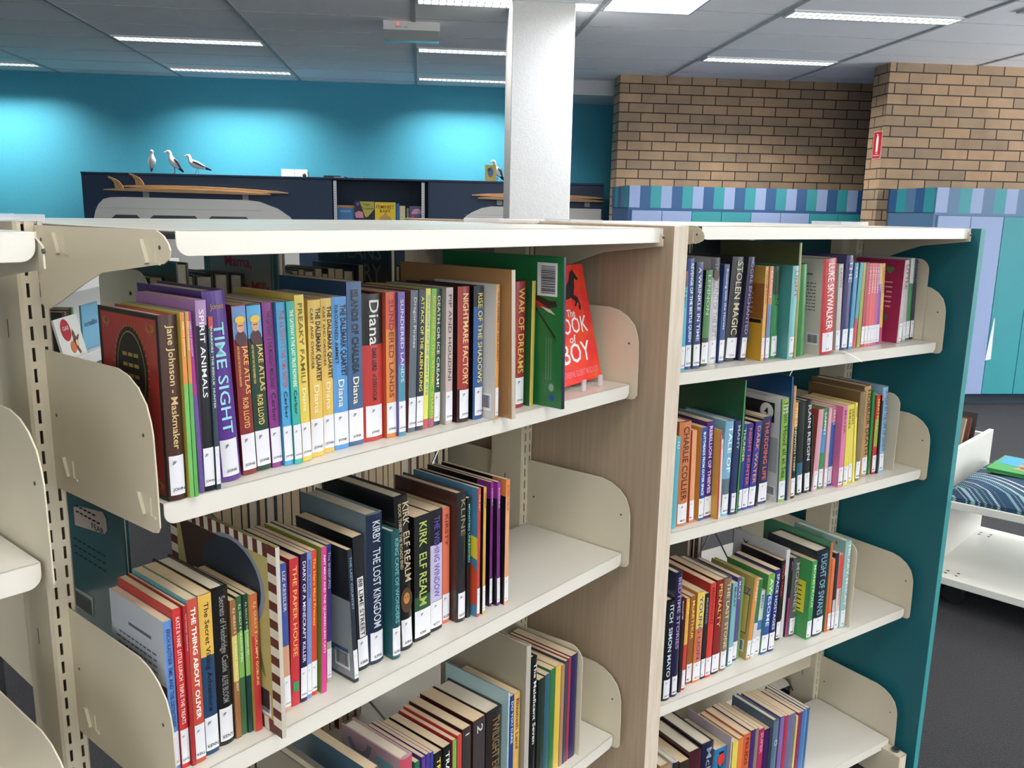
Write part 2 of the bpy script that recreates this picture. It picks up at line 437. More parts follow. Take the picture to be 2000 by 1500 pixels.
        (0.2409, 0.016, -0.075, 0.225, 0.0, 0.153, 'h', ('8f8a7c', '857c68'), '', '000000', '', 'brown clothbound book with grey boards', ''),
        (0.2575, 0.004, -0.075, 0.225, 0.0, 0.153, 'h', ('9aa4a0', '909a96'), '', '000000', '', 'grey green hardback', ''),
        (0.2971, 0.0177, -0.03, 0.2274, 0.0, 0.206, 'p', ('4a6a80', '45667c'), '', '000000', '', 'thick paperback with a slate blue cover', ''),
        (0.3598, 0.0243, -0.03, 0.2118, 0.0, 0.144, 'h', ('c84860', 'c8a0a8'), '', '000000', '', 'pink hardback with a grey swirl', 'swirl'),
        (0.3873, 0.0094, -0.03, 0.1935, 0.0, 0.129, 'p', ('1f6a50', '1f6a50'), '', '000000', '', 'thin green paperback', ''),
        (0.4014, 0.0077, -0.03, 0.1951, 0.0, 0.129, 'p', ('5a3a90', '5a3a90'), '', '000000', '', 'thin purple paperback', ''),
        (0.4106, 0.0078, -0.03, 0.1953, 0.0, 0.129, 'p', ('4a3a90', '4a3a90'), '', '000000', '', 'thin violet paperback', ''),
        (0.4195, 0.007, -0.03, 0.1935, 0.0, 0.129, 'p', ('3a3a98', '3a3a98'), '', '000000', '', 'thin blue violet paperback', ''),
        (0.4285, 0.0175, -0.03, 0.1866, 0.0, 0.129, 'p', ('1a1a1a', '161616'), 'TRACEY', 'e0d040', '', 'black paperback with yellow capitals', ''),
        (0.4485, 0.0179, -0.03, 0.1874, 0.0, 0.129, 'p', ('161618', '161616'), 'TRACEY LAND', 'e8e8e8', '', 'black paperback with white capitals', ''),
        (0.47, 0.0087, -0.03, 0.1898, 0.0, 0.129, 'p', ('6ab040', 'c02028'), '', '000000', '', 'lime green paperback with a red cover', ''),
        (0.4808, 0.0105, -0.03, 0.1928, 0.0, 0.129, 'p', ('c83830', 'c83830'), '', '000000', '', 'small red paperback', ''),
        (0.4938, 0.0197, -0.03, 0.1968, 0.0, 0.129, 'p', ('3a3634', '301c18'), '1', 'c8c8c0', '', 'dark brown paperback marked with a one', ''),
        (0.5195, 0.0291, -0.03, 0.1989, 0.0, 0.129, 'p', ('40383a', '4a1c18'), '2', 'c8c8c0', '', 'dark maroon paperback marked with a two', ''),
        (0.555, 0.0396, -0.03, 0.1951, 0.0, 0.1327, 'h', ('2a2220', '241e1a'), 'TWILIGHT EVER AFTER', '806840', '', 'thick dark brown hardback', ''),
        (0.5952, 0.004, -0.02, 0.2227, 0.0, 0.1514, 'h', ('a8c8cc', 'a0c0c4'), 'MY LIFE', 'e8f0f0', '', 'pale blue hardback', ''),
        (0.5998, 0.0111, -0.02, 0.2122, 0.0, 0.1443, 'p', ('1c3c80', '1c3c80'), 'DO YOU DARE', 'e0e8f0', '', 'blue paperback with white capitals', ''),
        (0.6118, 0.0154, -0.02, 0.2116, 0.0, 0.129, 'p', ('e0b050', 'd8a040'), 'Elizabeth Land', '402010', '', 'golden orange paperback', ''),
        (0.6316, 0.0122, -0.01, 0.2975, 0.0, 0.21, 'h', ('b8b4aa', 'a09882'), '', '000000', '', 'tall beige hardback', ''),
        (0.6581, 0.0171, -0.02, 0.2592, 0.0, 0.216, 'h', ('141618', '101214'), 'The Maleficent Seven', 'e8e8e8', '', 'tall black hardback with white title', ''),
        (0.6792, 0.0176, -0.02, 0.2085, 0.0, 0.129, 'p', ('1c2c24', '1c2c24'), '', '000000', '', 'thin dark green paperback', ''),
        (0.6978, 0.0147, -0.02, 0.2099, 0.0, 0.129, 'p', ('2c5c70', '2c5c70'), '', '000000', '', 'thin teal paperback', ''),
        (0.7134, 0.0149, -0.02, 0.2138, 0.0, 0.1454, 'p', ('28703c', '28703c'), '', '000000', '', 'thin green paperback beside a yellow one', ''),
        (0.7293, 0.0162, -0.02, 0.2141, 0.0, 0.1456, 'p', ('d8b82c', 'd0ac28'), '', '000000', '', 'yellow paperback', ''),
        (0.747, 0.0099, -0.02, 0.2085, 0.0, 0.129, 'p', ('a88058', 'a88058'), '', '000000', '', 'thin tan paperback', ''),
        (0.7577, 0.0089, -0.02, 0.213, 0.0, 0.1448, 'p', ('38405c', '38405c'), '', '000000', '', 'thin slate paperback', ''),
        (0.7676, 0.0078, -0.02, 0.2143, 0.0, 0.1457, 'p', ('a82038', 'a82038'), '', '000000', '', 'thin crimson paperback', ''),
        (0.7765, 0.0204, -0.02, 0.215, 0.0, 0.1462, 'p', ('241c58', '241c58'), '', '000000', '', 'thin indigo paperback', ''),
    ],
    'B1': [
        (0.0225, 0.0105, -0.0067, 0.1956, -0.0048, 0.129, 'p', ('3ab0c8', '3ab0c8'), 'BEETLE BOY', '184858', 'LEON', 'light blue paperback with a dark red top', 'band=.85:1:7a2028'),
        (0.0428, 0.0198, -0.0163, 0.2195, -0.0062, 0.1492, 'h', ('1f4a9a', '1a3f88'), 'REVENGE OF THE BEETLE QUEEN', 'e8e8f0', 'LEON', 'royal blue paperback with white hand lettering', ''),
        (0.0648, 0.0178, -0.015, 0.212, -0.0061, 0.1442, 'p', ('28387a', '4a7038'), 'A WRINKLE IN TIME', 'c8d0e0', 'LENG', 'indigo paperback with a green cover edge', ''),
        (0.0986, 0.0182, -0.027, 0.1952, 0.0, 0.129, 'p', ('3a7a3c', '202428'), 'LENNON', 'a8c0a0', 'LE', 'thin green paperback with a black cover edge', 'band=0:.3:303438'),
        (0.1308, 0.0279, -0.039, 0.2178, -0.0058, 0.1481, 'h', ('d8d6da', 'c8c6cc'), 'THE LEGEND OF THE RIFT', '8a8a90', 'LERA', 'white hardback with a dark medallion', 'medal band=.82:1:403840'),
        (0.1601, 0.0148, -0.0368, 0.205, 0.0, 0.129, 'p', ('234a86', '1e3f78'), 'Running with the Horses', 'd0dce8', 'LEST', 'blue paperback with a slender white title', ''),
        (0.1872, 0.0387, -0.0452, 0.2185, 0.0087, 0.1486, 'h', ('26272c', '1c1c20'), 'STOLEN MAGIC', 'c8c0a0', 'LEVI', 'black hardback with grey lettering', ''),
        (0.2265, 0.02, -0.0383, 0.2186, 0.0087, 0.1487, 'h', ('2c2850', '242048'), 'OGRE ENCHANTED', 'a89cc8', 'LEVI', 'dark violet hardback with tall lilac capitals', ''),
        (0.2676, 0.01, -0.0174, 0.2001, -0.0058, 0.129, 'p', ('d8a838', 'c8982c'), 'DREAM RIDER', 'a04820', 'LE', 'paperback with a desert scene and yellow foot', 'desert'),
        (0.2786, 0.0119, -0.0156, 0.2001, -0.0062, 0.129, 'p', ('5a7fb0', 'c86030'), 'DRAGON', 'e8d0b0', 'LE', 'slim multicoloured paperback with a blue foot', 'band=.6:1:c8784a'),
        (0.3068, 0.0224, -0.0245, 0.1989, -0.0083, 0.1353, 'h', ('1f8a48', '1a7a40'), 'GREEN', '0f3820', 'LEWI', 'emerald green hardback with a darker upper half', 'band=.7:1:174a2c'),
        (0.3365, 0.0191, -0.0016, 0.2006, -0.0046, 0.1364, 'h', ('7cc8cc', '4aa0a0'), 'LIGHT', 'c03838', 'LEWI', 'pale aqua hardback with red lettering', ''),
        (0.3602, 0.0083, -0.0053, 0.2489, -0.0107, 0.225, 'h', ('9aa050', '5a6038'), '', '000000', '', 'tall olive picture book behind an aqua hardback', ''),
        (0.385, 0.0244, -0.0147, 0.2026, -0.0129, 0.1378, 'h', ('2c8a3c', '268036'), '', '000000', '', 'plain green hardback with a barcode label', 'barcode=.08'),
        (0.4506, 0.0475, -0.0041, 0.2135, -0.0158, 0.1452, 'h', ('c8202c', 'dad4ca'), 'LUKE SKYWALKER', 'f0e8e0', 'LI', 'red hardback with a cream back cover', 'backtext barcode=.1'),
        (0.5259, 0.0152, -0.0216, 0.2004, -0.0143, 0.129, 'p', ('c0b8b0', 'b8b0a8'), 'LEWIS', '605850', 'LI', 'thin grey paperback with dark letters', ''),
        (0.5565, 0.0258, -0.0284, 0.2189, -0.0064, 0.1489, 'h', ('3c4078', '50508a'), 'THE', 'c8c8e0', 'LI', 'tall indigo hardback in clear film', ''),
        (0.5894, 0.0136, -0.0322, 0.201, -0.0055, 0.129, 'p', ('3a90c0', '3a90c0'), 'EVA', 'e8e8d0', 'LI', 'blue paperback with a red foot', ''),
        (0.6113, 0.0122, -0.0373, 0.2009, 0.0, 0.129, 'p', ('30a0a8', '30a0a8'), '', '000000', '', 'teal paperback with a red and lime foot', 'band=0:.35:c83040'),
        (0.6328, 0.0129, -0.0406, 0.2005, -0.0062, 0.129, 'p', ('a0a030', '909028'), '', '000000', '', 'olive yellow paperback', ''),
        (0.6469, 0.0119, -0.0406, 0.2003, -0.0067, 0.129, 'p', ('b02a28', 'a02624'), '', '000000', 'LI', 'dark red paperback beside the olive one', ''),
        (0.6627, 0.012, -0.0422, 0.1987, -0.01, 0.129, 'p', ('d84a58', 'd04450'), 'LINDGREN', 'f0d0d0', 'LI', 'rose red paperback', ''),
        (0.676, 0.0115, -0.0427, 0.1985, -0.0107, 0.129, 'p', ('e85a70', 'e05468'), 'LINDGREN', 'f0e0e0', 'LI', 'salmon pink paperback', ''),
        (0.6912, 0.0116, -0.0448, 0.1981, -0.0137, 0.129, 'p', ('e8604c', 'e05a48'), 'LINDGREN', 'f0e0d0', 'LI', 'coral paperback with a white label', ''),
        (0.7065, 0.0117, -0.047, 0.1977, -0.0163, 0.129, 'p', ('c05aa8', 'b8529c'), 'LINDGREN', 'f0e0f0', 'LI', 'orchid purple paperback', ''),
        (0.7219, 0.0107, -0.0491, 0.1974, -0.0175, 0.129, 'p', ('8a4ab0', '8044a4'), 'LINDGREN', 'e8e0f0', 'LI', 'purple paperback with a yellow top', 'band=.75:1:e8b050'),
        (0.7411, 0.0119, -0.0544, 0.1967, -0.0176, 0.129, 'p', ('e8b83c', 'd8a830'), 'LINDGREN', 'a03850', '', 'yellow paperback with a pink foot', 'band=0:.2:c8306a'),
        (0.7897, 0.0187, -0.0355, 0.2035, 0.0, 0.1384, 'h', ('c8bcc0', 'b41f5c'), 'LITTLE', '803050', 'LL', 'magenta hardback with a pale green heart', 'heart'),
        (0.8285, 0.0131, -0.0468, 0.2045, -0.0175, 0.1391, 'h', ('c8c0c0', 'c0b8b8'), 'LLOYD', '806060', 'LL', 'silver grey paperback in clear film', ''),
        (0.855, 0.0163, -0.0546, 0.207, -0.0111, 0.1408, 'h', ('1f8a50', 'd8d8d8'), 'LLOYD', 'd8e8d8', 'LL', 'green and white paperback', 'band=.7:1:d8dcd8'),
        (0.8821, 0.014, -0.0598, 0.2022, -0.0121, 0.1375, 'h', ('20243c', '1c2034'), 'LLOYD', '9098b0', 'LL', 'navy paperback at the bookend', ''),
    ],
    'B2': [
        (0.0335, 0.0117, -0.0166, 0.1952, 0.0, 0.129, 'p', ('4ab4c8', '4ab4c8'), 'LU', 'd8f0f0', '', 'thin turquoise paperback by the wood panel', ''),
        (0.0487, 0.0332, -0.0186, 0.2236, -0.0033, 0.1521, 'h', ('d07a44', 'b05c30'), 'CHARLIE COLLIER', '4a2010', 'MACD', 'terracotta hardback with brown lettering', ''),
        (0.0903, 0.0129, -0.0238, 0.2013, -0.0054, 0.129, 'p', ('e8783c', 'e0703a'), '', '000000', 'MA', 'thin orange paperback with a pale upper part', 'band=.2:1:e8a070'),
        (0.116, 0.0152, -0.022, 0.2044, -0.0059, 0.129, 'p', ('2050a0', 'e8a830'), 'BUTTHEADS FROM OUTER SPACE', 'e0e8f0', 'MACG', 'blue paperback with an orange cover', 'bold'),
        (0.136, 0.0208, -0.0256, 0.2137, -0.007, 0.1453, 'p', ('4a2080', '3a1a70'), 'REBELLION OF THIEVES', 'e0d0f0', 'MAGO', 'violet paperback with white capitals', 'bold'),
        (0.1574, 0.004, -0.0088, 0.197, -0.0065, 0.129, 'p', ('c02038', 'e0a828'), 'THE', 'f0e0d0', '', 'slim red spined paperback with a yellow cover', ''),
        (0.1683, 0.0059, -0.0145, 0.1741, -0.0063, 0.1149, 'p', ('e0dcd8', 'd8d4d0'), 'KAT', '806060', '', 'thin white paperback', ''),
        (0.1765, 0.0247, -0.0155, 0.2106, 0.0, 0.1432, 'h', ('7cb8d8', '80b8d0'), 'TALE OF', 'e8f4f8', 'MAHY', 'pale blue hardback with a grey patch', 'band=.1:.4:607080'),
        (0.2018, 0.0177, -0.0125, 0.2099, 0.0, 0.1427, 'h', ('2a3868', '243060'), 'MAHY', 'a8b0c8', 'MALO', 'dark blue clothbound hardback', ''),
        (0.2201, 0.004, -0.0121, 0.2957, 0.0, 0.2239, 'h', ('3c9a58', '1c5a38'), '', '000000', '', 'tall green picture book behind the blue clothbound one', ''),
        (0.2247, 0.004, -0.0142, 0.2399, 0.0, 0.2218, 'p', ('181818', '141414'), '', '000000', '', 'thin black paperback with a checkered cover strip', 'racers'),
        (0.2319, 0.0145, -0.021, 0.1969, 0.0, 0.129, 'p', ('28408a', '501830'), 'THUNDER', 'c8e070', 'MA', 'blue paperback with a lime title', ''),
        (0.2483, 0.0186, -0.0215, 0.1955, 0.0, 0.129, 'p', ('20308a', '1c2a7a'), 'NIGHT HUNTER', 'e06050', 'MA', 'ultramarine paperback with a red title', ''),
        (0.2685, 0.0211, -0.0221, 0.1967, 0.0068, 0.129, 'p', ('28349a', '4a1828'), 'DARK WATER', 'e09050', 'MA', 'blue paperback with a maroon cover', ''),
        (0.2943, 0.0082, -0.0238, 0.2014, 0.0028, 0.129, 'p', ('1a1a20', '181820'), '', '000000', '', 'thin black paperback', ''),
        (0.3092, 0.0276, -0.0289, 0.202, -0.0033, 0.129, 'p', ('202a60', '1c2450'), 'THUDDING LIFE', 'd86040', 'MARI', 'navy paperback with a red title', ''),
        (0.3606, 0.0279, -0.015, 0.2407, -0.0138, 0.1637, 'h', ('8ab838', 'd8d8d8'), 'Robin Hood all at Sea', '1c3018', 'MASE', 'lime green boxed audiobook with a white cover', 'box'),
        (0.3891, 0.004, -0.0136, 0.2903, -0.0166, 0.2224, 'h', ('2a6a9c', '184878'), '', '000000', '', 'tall blue picture book behind the boxed audiobook', ''),
        (0.3937, 0.0079, -0.0136, 0.2675, -0.011, 0.2224, 'h', ('c89a6a', 'b88858'), '', '000000', '', 'tall tan picture book behind the sandwich title', ''),
        (0.407, 0.0136, -0.0176, 0.2275, -0.0141, 0.2184, 'p', ('20201c', 'c88820'), 'THE SANDWICH THIEF', 'e0d8c0', 'MA', 'black paperback with an orange edge', 'band=.75:1:e09a30'),
        (0.4379, 0.0212, -0.0255, 0.2244, -0.014, 0.1526, 'h', ('22302c', '204048'), '', '000000', 'MA', 'dark hardback with a sea blue foot', 'band=.12:.35:2a6a80'),
        (0.4658, 0.0231, -0.0265, 0.2238, -0.02, 0.1522, 'h', ('26282c', '202226'), 'RAIN REIGN', 'c8d0d0', 'MART', 'black hardback with tall white capitals', ''),
        (0.4907, 0.0051, -0.0271, 0.1895, -0.0182, 0.1288, 'h', ('303634', '2a302e'), '', '000000', '', "thin black book at the dark hardback's side", ''),
        (0.4965, 0.0188, -0.0261, 0.1988, 0.0, 0.1352, 'h', ('e0a0b0', 'a84a38'), '', '000000', 'MA', 'pale pink hardback with a brick red cover', ''),
        (0.5248, 0.016, -0.031, 0.198, -0.0073, 0.1346, 'h', ('2c9a58', '269050'), 'SAMMY', 'd8e8e0', 'MA', 'green hardback with a blue middle', 'band=.45:.75:4098d0'),
        (0.5414, 0.0108, -0.029, 0.1978, -0.0056, 0.129, 'p', ('e0b0b8', 'd8a8b0'), '', '000000', 'MA', 'thin blush paperback', ''),
        (0.5605, 0.0147, -0.0332, 0.1985, -0.0063, 0.129, 'p', ('2c68c0', 'e0b8c0'), 'MASS', 'e8e8f0', 'MA', 'blue paperback with a pink cover', 'band=.8:1:e07aa0'),
        (0.5771, 0.0165, -0.0152, 0.2001, -0.0075, 0.129, 'p', ('e078a8', 'd870a0'), 'MAYER', '804060', 'MASS', 'wide pink paperback', ''),
        (0.5977, 0.0166, -0.0154, 0.2016, -0.0111, 0.129, 'p', ('e8d83c', 'e0cc38'), 'SERIES', '504010', 'MA', 'lemon yellow paperback beside the pink one', ''),
        (0.6294, 0.0136, -0.0243, 0.1983, -0.0178, 0.129, 'p', ('ecdc40', 'e4d03a'), 'SERIES', '504010', 'MA', 'lemon yellow paperback in the middle of three', ''),
        (0.6436, 0.0084, -0.0225, 0.2018, -0.0181, 0.129, 'p', ('f0e044', 'e8d43c'), 'SERIES', '504010', '', 'lemon yellow paperback beside the brown books', ''),
        (0.6566, 0.0211, -0.025, 0.2249, -0.0081, 0.1529, 'h', ('8a7a50', '7a5c38'), '', '000000', 'MASE', 'tall brown picture book', ''),
        (0.7019, 0.0267, -0.0387, 0.2331, -0.0173, 0.1585, 'h', ('c8985c', '8a6a48'), 'HORROR DEATH', '302010', 'MASE', 'tall antique tan book', ''),
        (0.7338, 0.0104, -0.0415, 0.2168, -0.0122, 0.1475, 'h', ('1f8a3c', '1f8a3c'), '', '000000', '', 'thin green book', ''),
        (0.7448, 0.0154, -0.0386, 0.206, -0.0106, 0.129, 'p', ('c82430', 'b82030'), 'MEATBALL', 'd8e050', 'MA', 'red paperback with a green middle', 'band=.35:.7:a0b040'),
        (0.7608, 0.0063, -0.0351, 0.2052, -0.0106, 0.129, 'p', ('18181c', '18181c'), '', '000000', '', 'thin black paperback with an orange tip', 'band=.93:1:e08040'),
        (0.7733, 0.0218, -0.0376, 0.2237, -0.0143, 0.1521, 'h', ('8cbce0', '88b4d8'), 'A YEAR IN THE LIFE OF GENIUS', '184878', 'MA', 'pale blue hardback at the bookend', ''),
    ],
    'B3': [
        (0.03, 0.0233, -0.0096, 0.2312, 0.0, 0.1572, 'h', ('141a24', '10141c'), 'ITCH  SIMON MAYO', 'c8dce8', 'MAYO', 'black paperback with a pale blue title', ''),
        (0.0574, 0.0193, -0.0119, 0.2876, -0.0044, 0.2241, 'h', ('241c48', '2a3450'), 'BEDTIME STORIES', 'a898c8', 'MAZE', 'dark violet hardback in clear film', ''),
        (0.0848, 0.0076, -0.0182, 0.227, -0.0067, 0.2178, 'p', ('1c1c20', '1c1c20'), 'McALLISTER', 'c8c8c8', '', 'thin black paperback with white script', ''),
        (0.0958, 0.0101, -0.0208, 0.2176, 0.0, 0.148, 'p', ('c8382c', 'c0342a'), 'PRICE', 'e8d060', 'MC', 'red and yellow paperback', 'band=.5:1:e0b03c'),
        (0.1222, 0.0164, -0.0329, 0.21, 0.0, 0.129, 'p', ('9a5a28', 'b87830'), 'McARTHUR', 'e8c860', 'MC', 'bronze paperback with gold letters', ''),
        (0.1392, 0.0227, -0.0297, 0.2166, 0.0, 0.1473, 'p', ('e0722a', 'c88420'), 'YOUNG LION', '2848a0', 'MCCA', 'orange paperback with a yellow top', 'band=.6:1:e8c838'),
        (0.1659, 0.0126, -0.032, 0.2065, 0.0, 0.129, 'p', ('20242c', '1c2028'), 'McKENZIE', '8898a8', 'MC', 'black paperback with grey letters', ''),
        (0.1791, 0.0173, -0.0305, 0.228, 0.0, 0.2055, 'p', ('d83020', 'b82820'), 'MIDNIGHT', '802018', 'MCCA', 'scarlet paperback', ''),
        (0.2015, 0.0228, -0.0325, 0.2293, 0.0, 0.1559, 'p', ('8a1a1c', '7a1618'), 'PENALTY', 'd0b060', 'MCCA', 'dark red paperback with a black foot', 'band=0:.16:1c1414'),
        (0.2278, 0.0227, -0.0326, 0.2271, 0.0, 0.1544, 'h', ('8a7058', '6a5844'), 'THE LAST STONE', 'd8c8a0', 'MCCA', 'bronze grey hardback in clear film', ''),
        (0.2598, 0.0146, -0.0376, 0.2066, 0.0, 0.129, 'p', ('78b4bc', '70acb4'), 'McKAY', '205058', 'MC', 'pale aqua paperback', ''),
        (0.2883, 0.0135, -0.0495, 0.2098, 0.0, 0.129, 'p', ('5a5490', '524c88'), 'McKAY', 'd8d0e8', 'MC', 'lavender paperback', ''),
        (0.3041, 0.0082, -0.0512, 0.204, 0.0, 0.129, 'p', ('6a9a58', '629050'), '', '000000', '', 'thin leaf green paperback', ''),
        (0.3199, 0.0133, -0.0351, 0.204, 0.0117, 0.1387, 'h', ('e0943c', 'b8a450'), 'FUNNY', 'e8e0d0', 'ME', 'orange spined book with a mustard pictorial cover', 'mustard'),
        (0.3342, 0.0124, -0.0357, 0.1969, 0.012, 0.129, 'p', ('2c7a40', 'd8d8d0'), '', '000000', 'ME', 'green and white paperback', 'band=0:.45:d8d4cc'),
        (0.3514, 0.0163, -0.0382, 0.1641, 0.0059, 0.1083, 'p', ('d0d4dc', 'c8ccd4'), 'MEG', '4868a0', 'ME', 'white paperback with blue letters', 'band=.4:.55:4878c0'),
        (0.3683, 0.0233, -0.0341, 0.2016, 0.0072, 0.129, 'p', ('2858a0', '3c8a3c'), 'AWESOME', 'd8e8f0', 'MERR', 'blue and green paperback', 'band=.75:1:70b040'),
        (0.3953, 0.0191, -0.034, 0.2081, 0.0042, 0.129, 'p', ('1f2a70', '1a2460'), 'SPACE HOSTAGES', 'e0e8f0', 'MILW', 'blue paperback with white capitals', ''),
        (0.4564, 0.0138, -0.0627, 0.2091, 0.0, 0.129, 'p', ('1c1418', '1c1418'), 'WILD TALES', 'd04030', 'MI', 'black paperback with red capitals', ''),
        (0.477, 0.0129, -0.0658, 0.2314, 0.0, 0.1702, 'h', ('d8d8dc', 'd0d0d4'), '', '000000', '', 'tall white picture book with flying birds', 'birds'),
        (0.4906, 0.0071, -0.0623, 0.2096, 0.0, 0.129, 'p', ('18141c', '18141c'), 'MITCH', 'd8a0c0', '', 'thin black paperback with a magenta foot', 'band=0:.5:b02a78'),
        (0.4983, 0.0262, -0.0579, 0.2051, 0.0, 0.1395, 'h', ('5a5e5c', '50544f'), 'MOLONEY', 'b8bcb8', 'MO', 'grey hardback in clear film', ''),
        (0.5251, 0.0172, -0.0258, 0.2056, 0.0, 0.129, 'p', ('2f9a48', '3aa050'), 'MONSTROUS', 'e0e8c0', 'MO', 'green paperback with a yellow cover panel', 'yellowpanel'),
        (0.5452, 0.0482, -0.0261, 0.2267, -0.0026, 0.1542, 'h', ('1c2434', '1e2830'), 'FLIGHT OF SWANS', '78a8b8', 'MONS', 'thick dark navy hardback', ''),
        (0.5969, 0.0084, -0.0267, 0.2406, -0.0057, 0.2093, 'h', ('d86a30', '3c8a60'), '', '000000', '', 'orange edged picture book with a green board', ''),
        (0.606, 0.0125, -0.0262, 0.1944, -0.0046, 0.129, 'p', ('e0722c', 'd86a28'), '', '000000', 'MO', 'orange paperback', ''),
        (0.6191, 0.0115, -0.0249, 0.208, -0.005, 0.129, 'p', ('302838', '3c2c50'), '', '000000', 'MO', 'dark purple paperback with a black and white foot', 'band=.1:.4:c8c4c0'),
        (0.6312, 0.0158, -0.0232, 0.2025, -0.0048, 0.129, 'p', ('d8d4cc', 'd0ccc4'), 'HURRICANE JOHNNY', 'c83028', 'MO', 'white paperback with red capitals', 'band=.55:1:d84838'),
        (0.6477, 0.0225, -0.0183, 0.2354, -0.0056, 0.1601, 'h', ('9cc4c0', '94bcb8'), 'HILARY McKAY', 'd8e8e8', 'MC', 'pale sea green hardback with red leaves', 'leaves'),
    ],
    'B4': [
        (0.0608, 0.0314, -0.03, 0.2059, 0.0, 0.14, 'h', ('a88860', 'b08a5c'), '', '000000', '', 'tan paperback behind the panel', ''),
        (0.0966, 0.0175, -0.03, 0.2046, 0.0, 0.1391, 'h', ('20242c', 'dcdcdc'), '', '000000', '', 'black book with a white board edge', ''),
        (0.1198, 0.0277, -0.03, 0.1969, 0.0, 0.129, 'p', ('3a2c20', '4a3828'), '', '000000', '', 'dark brown paperback', ''),
        (0.151, 0.0389, -0.03, 0.2079, 0.0, 0.1414, 'h', ('4a1a24', '3a141c'), '', '000000', '', 'maroon hardback', ''),
        (0.1911, 0.0379, -0.03, 0.2138, 0.0, 0.1454, 'h', ('1c2040', '241830'), 'McINTOSH', '8890a8', '', 'dark navy hardback', ''),
        (0.2333, 0.0389, -0.03, 0.1878, 0.0, 0.129, 'p', ('2078b0', '58a8c8'), 'MEDIUM TWAIN', '101820', '', 'blue paperback with a red dot', 'dot'),
        (0.2727, 0.004, -0.02, 0.2119, 0.0, 0.1441, 'h', ('c0b8c8', 'b0a4b0'), '', '000000', '', 'pale lavender hardback in clear film', ''),
        (0.293, 0.0181, -0.03, 0.1862, 0.0, 0.129, 'p', ('e0d040', 'd8c43a'), '', '000000', '', 'yellow paperback', ''),
        (0.3117, 0.0173, -0.03, 0.1887, 0.0, 0.129, 'p', ('e07828', 'd87024'), '', '000000', '', 'orange paperback beside a yellow one', ''),
        (0.3296, 0.0242, -0.03, 0.1927, 0.0, 0.129, 'p', ('d85a20', 'd05620'), 'FEUDS', '501808', '', 'deep orange paperback with brown capitals', ''),
        (0.3545, 0.0157, -0.03, 0.1951, 0.0, 0.129, 'p', ('3a2870', '3a2870'), '', '000000', '', 'purple paperback', ''),
        (0.3712, 0.0119, -0.03, 0.1944, 0.0, 0.129, 'p', ('8a7868', '8a7868'), '', '000000', '', 'thin taupe paperback', ''),
        (0.3848, 0.0189, -0.03, 0.1882, 0.0, 0.129, 'p', ('b01c58', 'a81a54'), 'SUPER', 'e0a0c0', '', 'magenta paperback', ''),
        (0.4057, 0.0202, -0.03, 0.1798, 0.0, 0.1187, 'p', ('3c1c58', '3c1c58'), '', '000000', '', 'plum paperback', ''),
        (0.4265, 0.0183, -0.02, 0.2019, 0.0, 0.1373, 'h', ('5a7890', '4a6478'), '', '000000', '', 'thick steel blue hardback with a white ring', 'ring'),
        (0.4618, 0.0155, -0.03, 0.1957, 0.0, 0.129, 'p', ('7a68a8', '7a68a8'), '', '000000', '', 'lilac paperback', ''),
        (0.4788, 0.0125, -0.03, 0.1927, 0.0, 0.129, 'p', ('b82048', 'b82048'), '', '000000', '', 'crimson paperback', ''),
        (0.4927, 0.0275, -0.03, 0.1899, 0.0, 0.129, 'p', ('6a6c90', '6a6c90'), '', '000000', '', 'grey violet paperback', ''),
        (0.5228, 0.0075, -0.03, 0.1778, 0.0, 0.1174, 'p', ('d0c060', 'd0c060'), '', '000000', '', 'thin yellow paperback', ''),
        (0.5309, 0.0136, -0.03, 0.1841, 0.0, 0.1215, 'p', ('8a2058', '8a2058'), '', '000000', '', 'thin burgundy paperback', ''),
        (0.5456, 0.0097, -0.03, 0.1837, 0.0, 0.1213, 'p', ('3a70b0', '3a70b0'), '', '000000', '', 'thin blue paperback', ''),
        (0.5562, 0.0087, -0.03, 0.1857, 0.0, 0.129, 'p', ('4a88b8', '4a88b8'), '', '000000', '', 'thin sky blue paperback', ''),
        (0.5659, 0.0087, -0.03, 0.1863, 0.0, 0.129, 'p', ('3c6098', '3c6098'), '', '000000', '', 'thin steel blue paperback', ''),
    ],
}

_need = set()
for _k, _rows in BOOKS.items():
    for _r in _rows:
        _o = _r[12]
        if _r[8]:
            _need.add(_r[8])
            if 'bold' in _o:
                _need.add('bold:' + _r[8])
        if _r[10]:
            _need.add(_r[10])
        for _t in _o.split():
            if _t.startswith('author='):
                _need.add(_t[7:].replace('_', ' '))
            if _t.startswith('sub='):
                _need.add(_t[4:].replace('_', ' '))
_need |= {'JF', 'Mama,', 'Drinks Milk', 'MEANS', 'RY', 'FEAR', 'The', 'BOOK', 'of', 'BOY', 'CATHERINE GILBERT MURDOCK', 'FEMINIST', 'BABY', 'Night', 'Creatures', 'FIRE', 'EXTINGUISHER',
          'incredible', 'CLAUS', 'read', 'hear', '& GO', '4', 'Faraway Elsie', 'IE', 'REZ', 'Jones', 'ALFIE', 'BLOOM', 'TESTED', 'EMERGENCY', 'M'}
_txt = {}
_tmp = []
for _t in sorted(_need):
    _cu = bpy.data.curves.new('lettering', 'FONT')
    _cu.body = _t.replace('bold:', '')
    _cu.size = 1
    _cu.resolution_u = 2
    _cu.offset = .03 if _t.startswith('bold:') else .009
    _ob = bpy.data.objects.new('lettering', _cu)
    COL.objects.link(_ob)
    _tmp.append((_t, _ob, _cu))
bpy.context.view_layer.update()
_dg = bpy.context.evaluated_depsgraph_get()
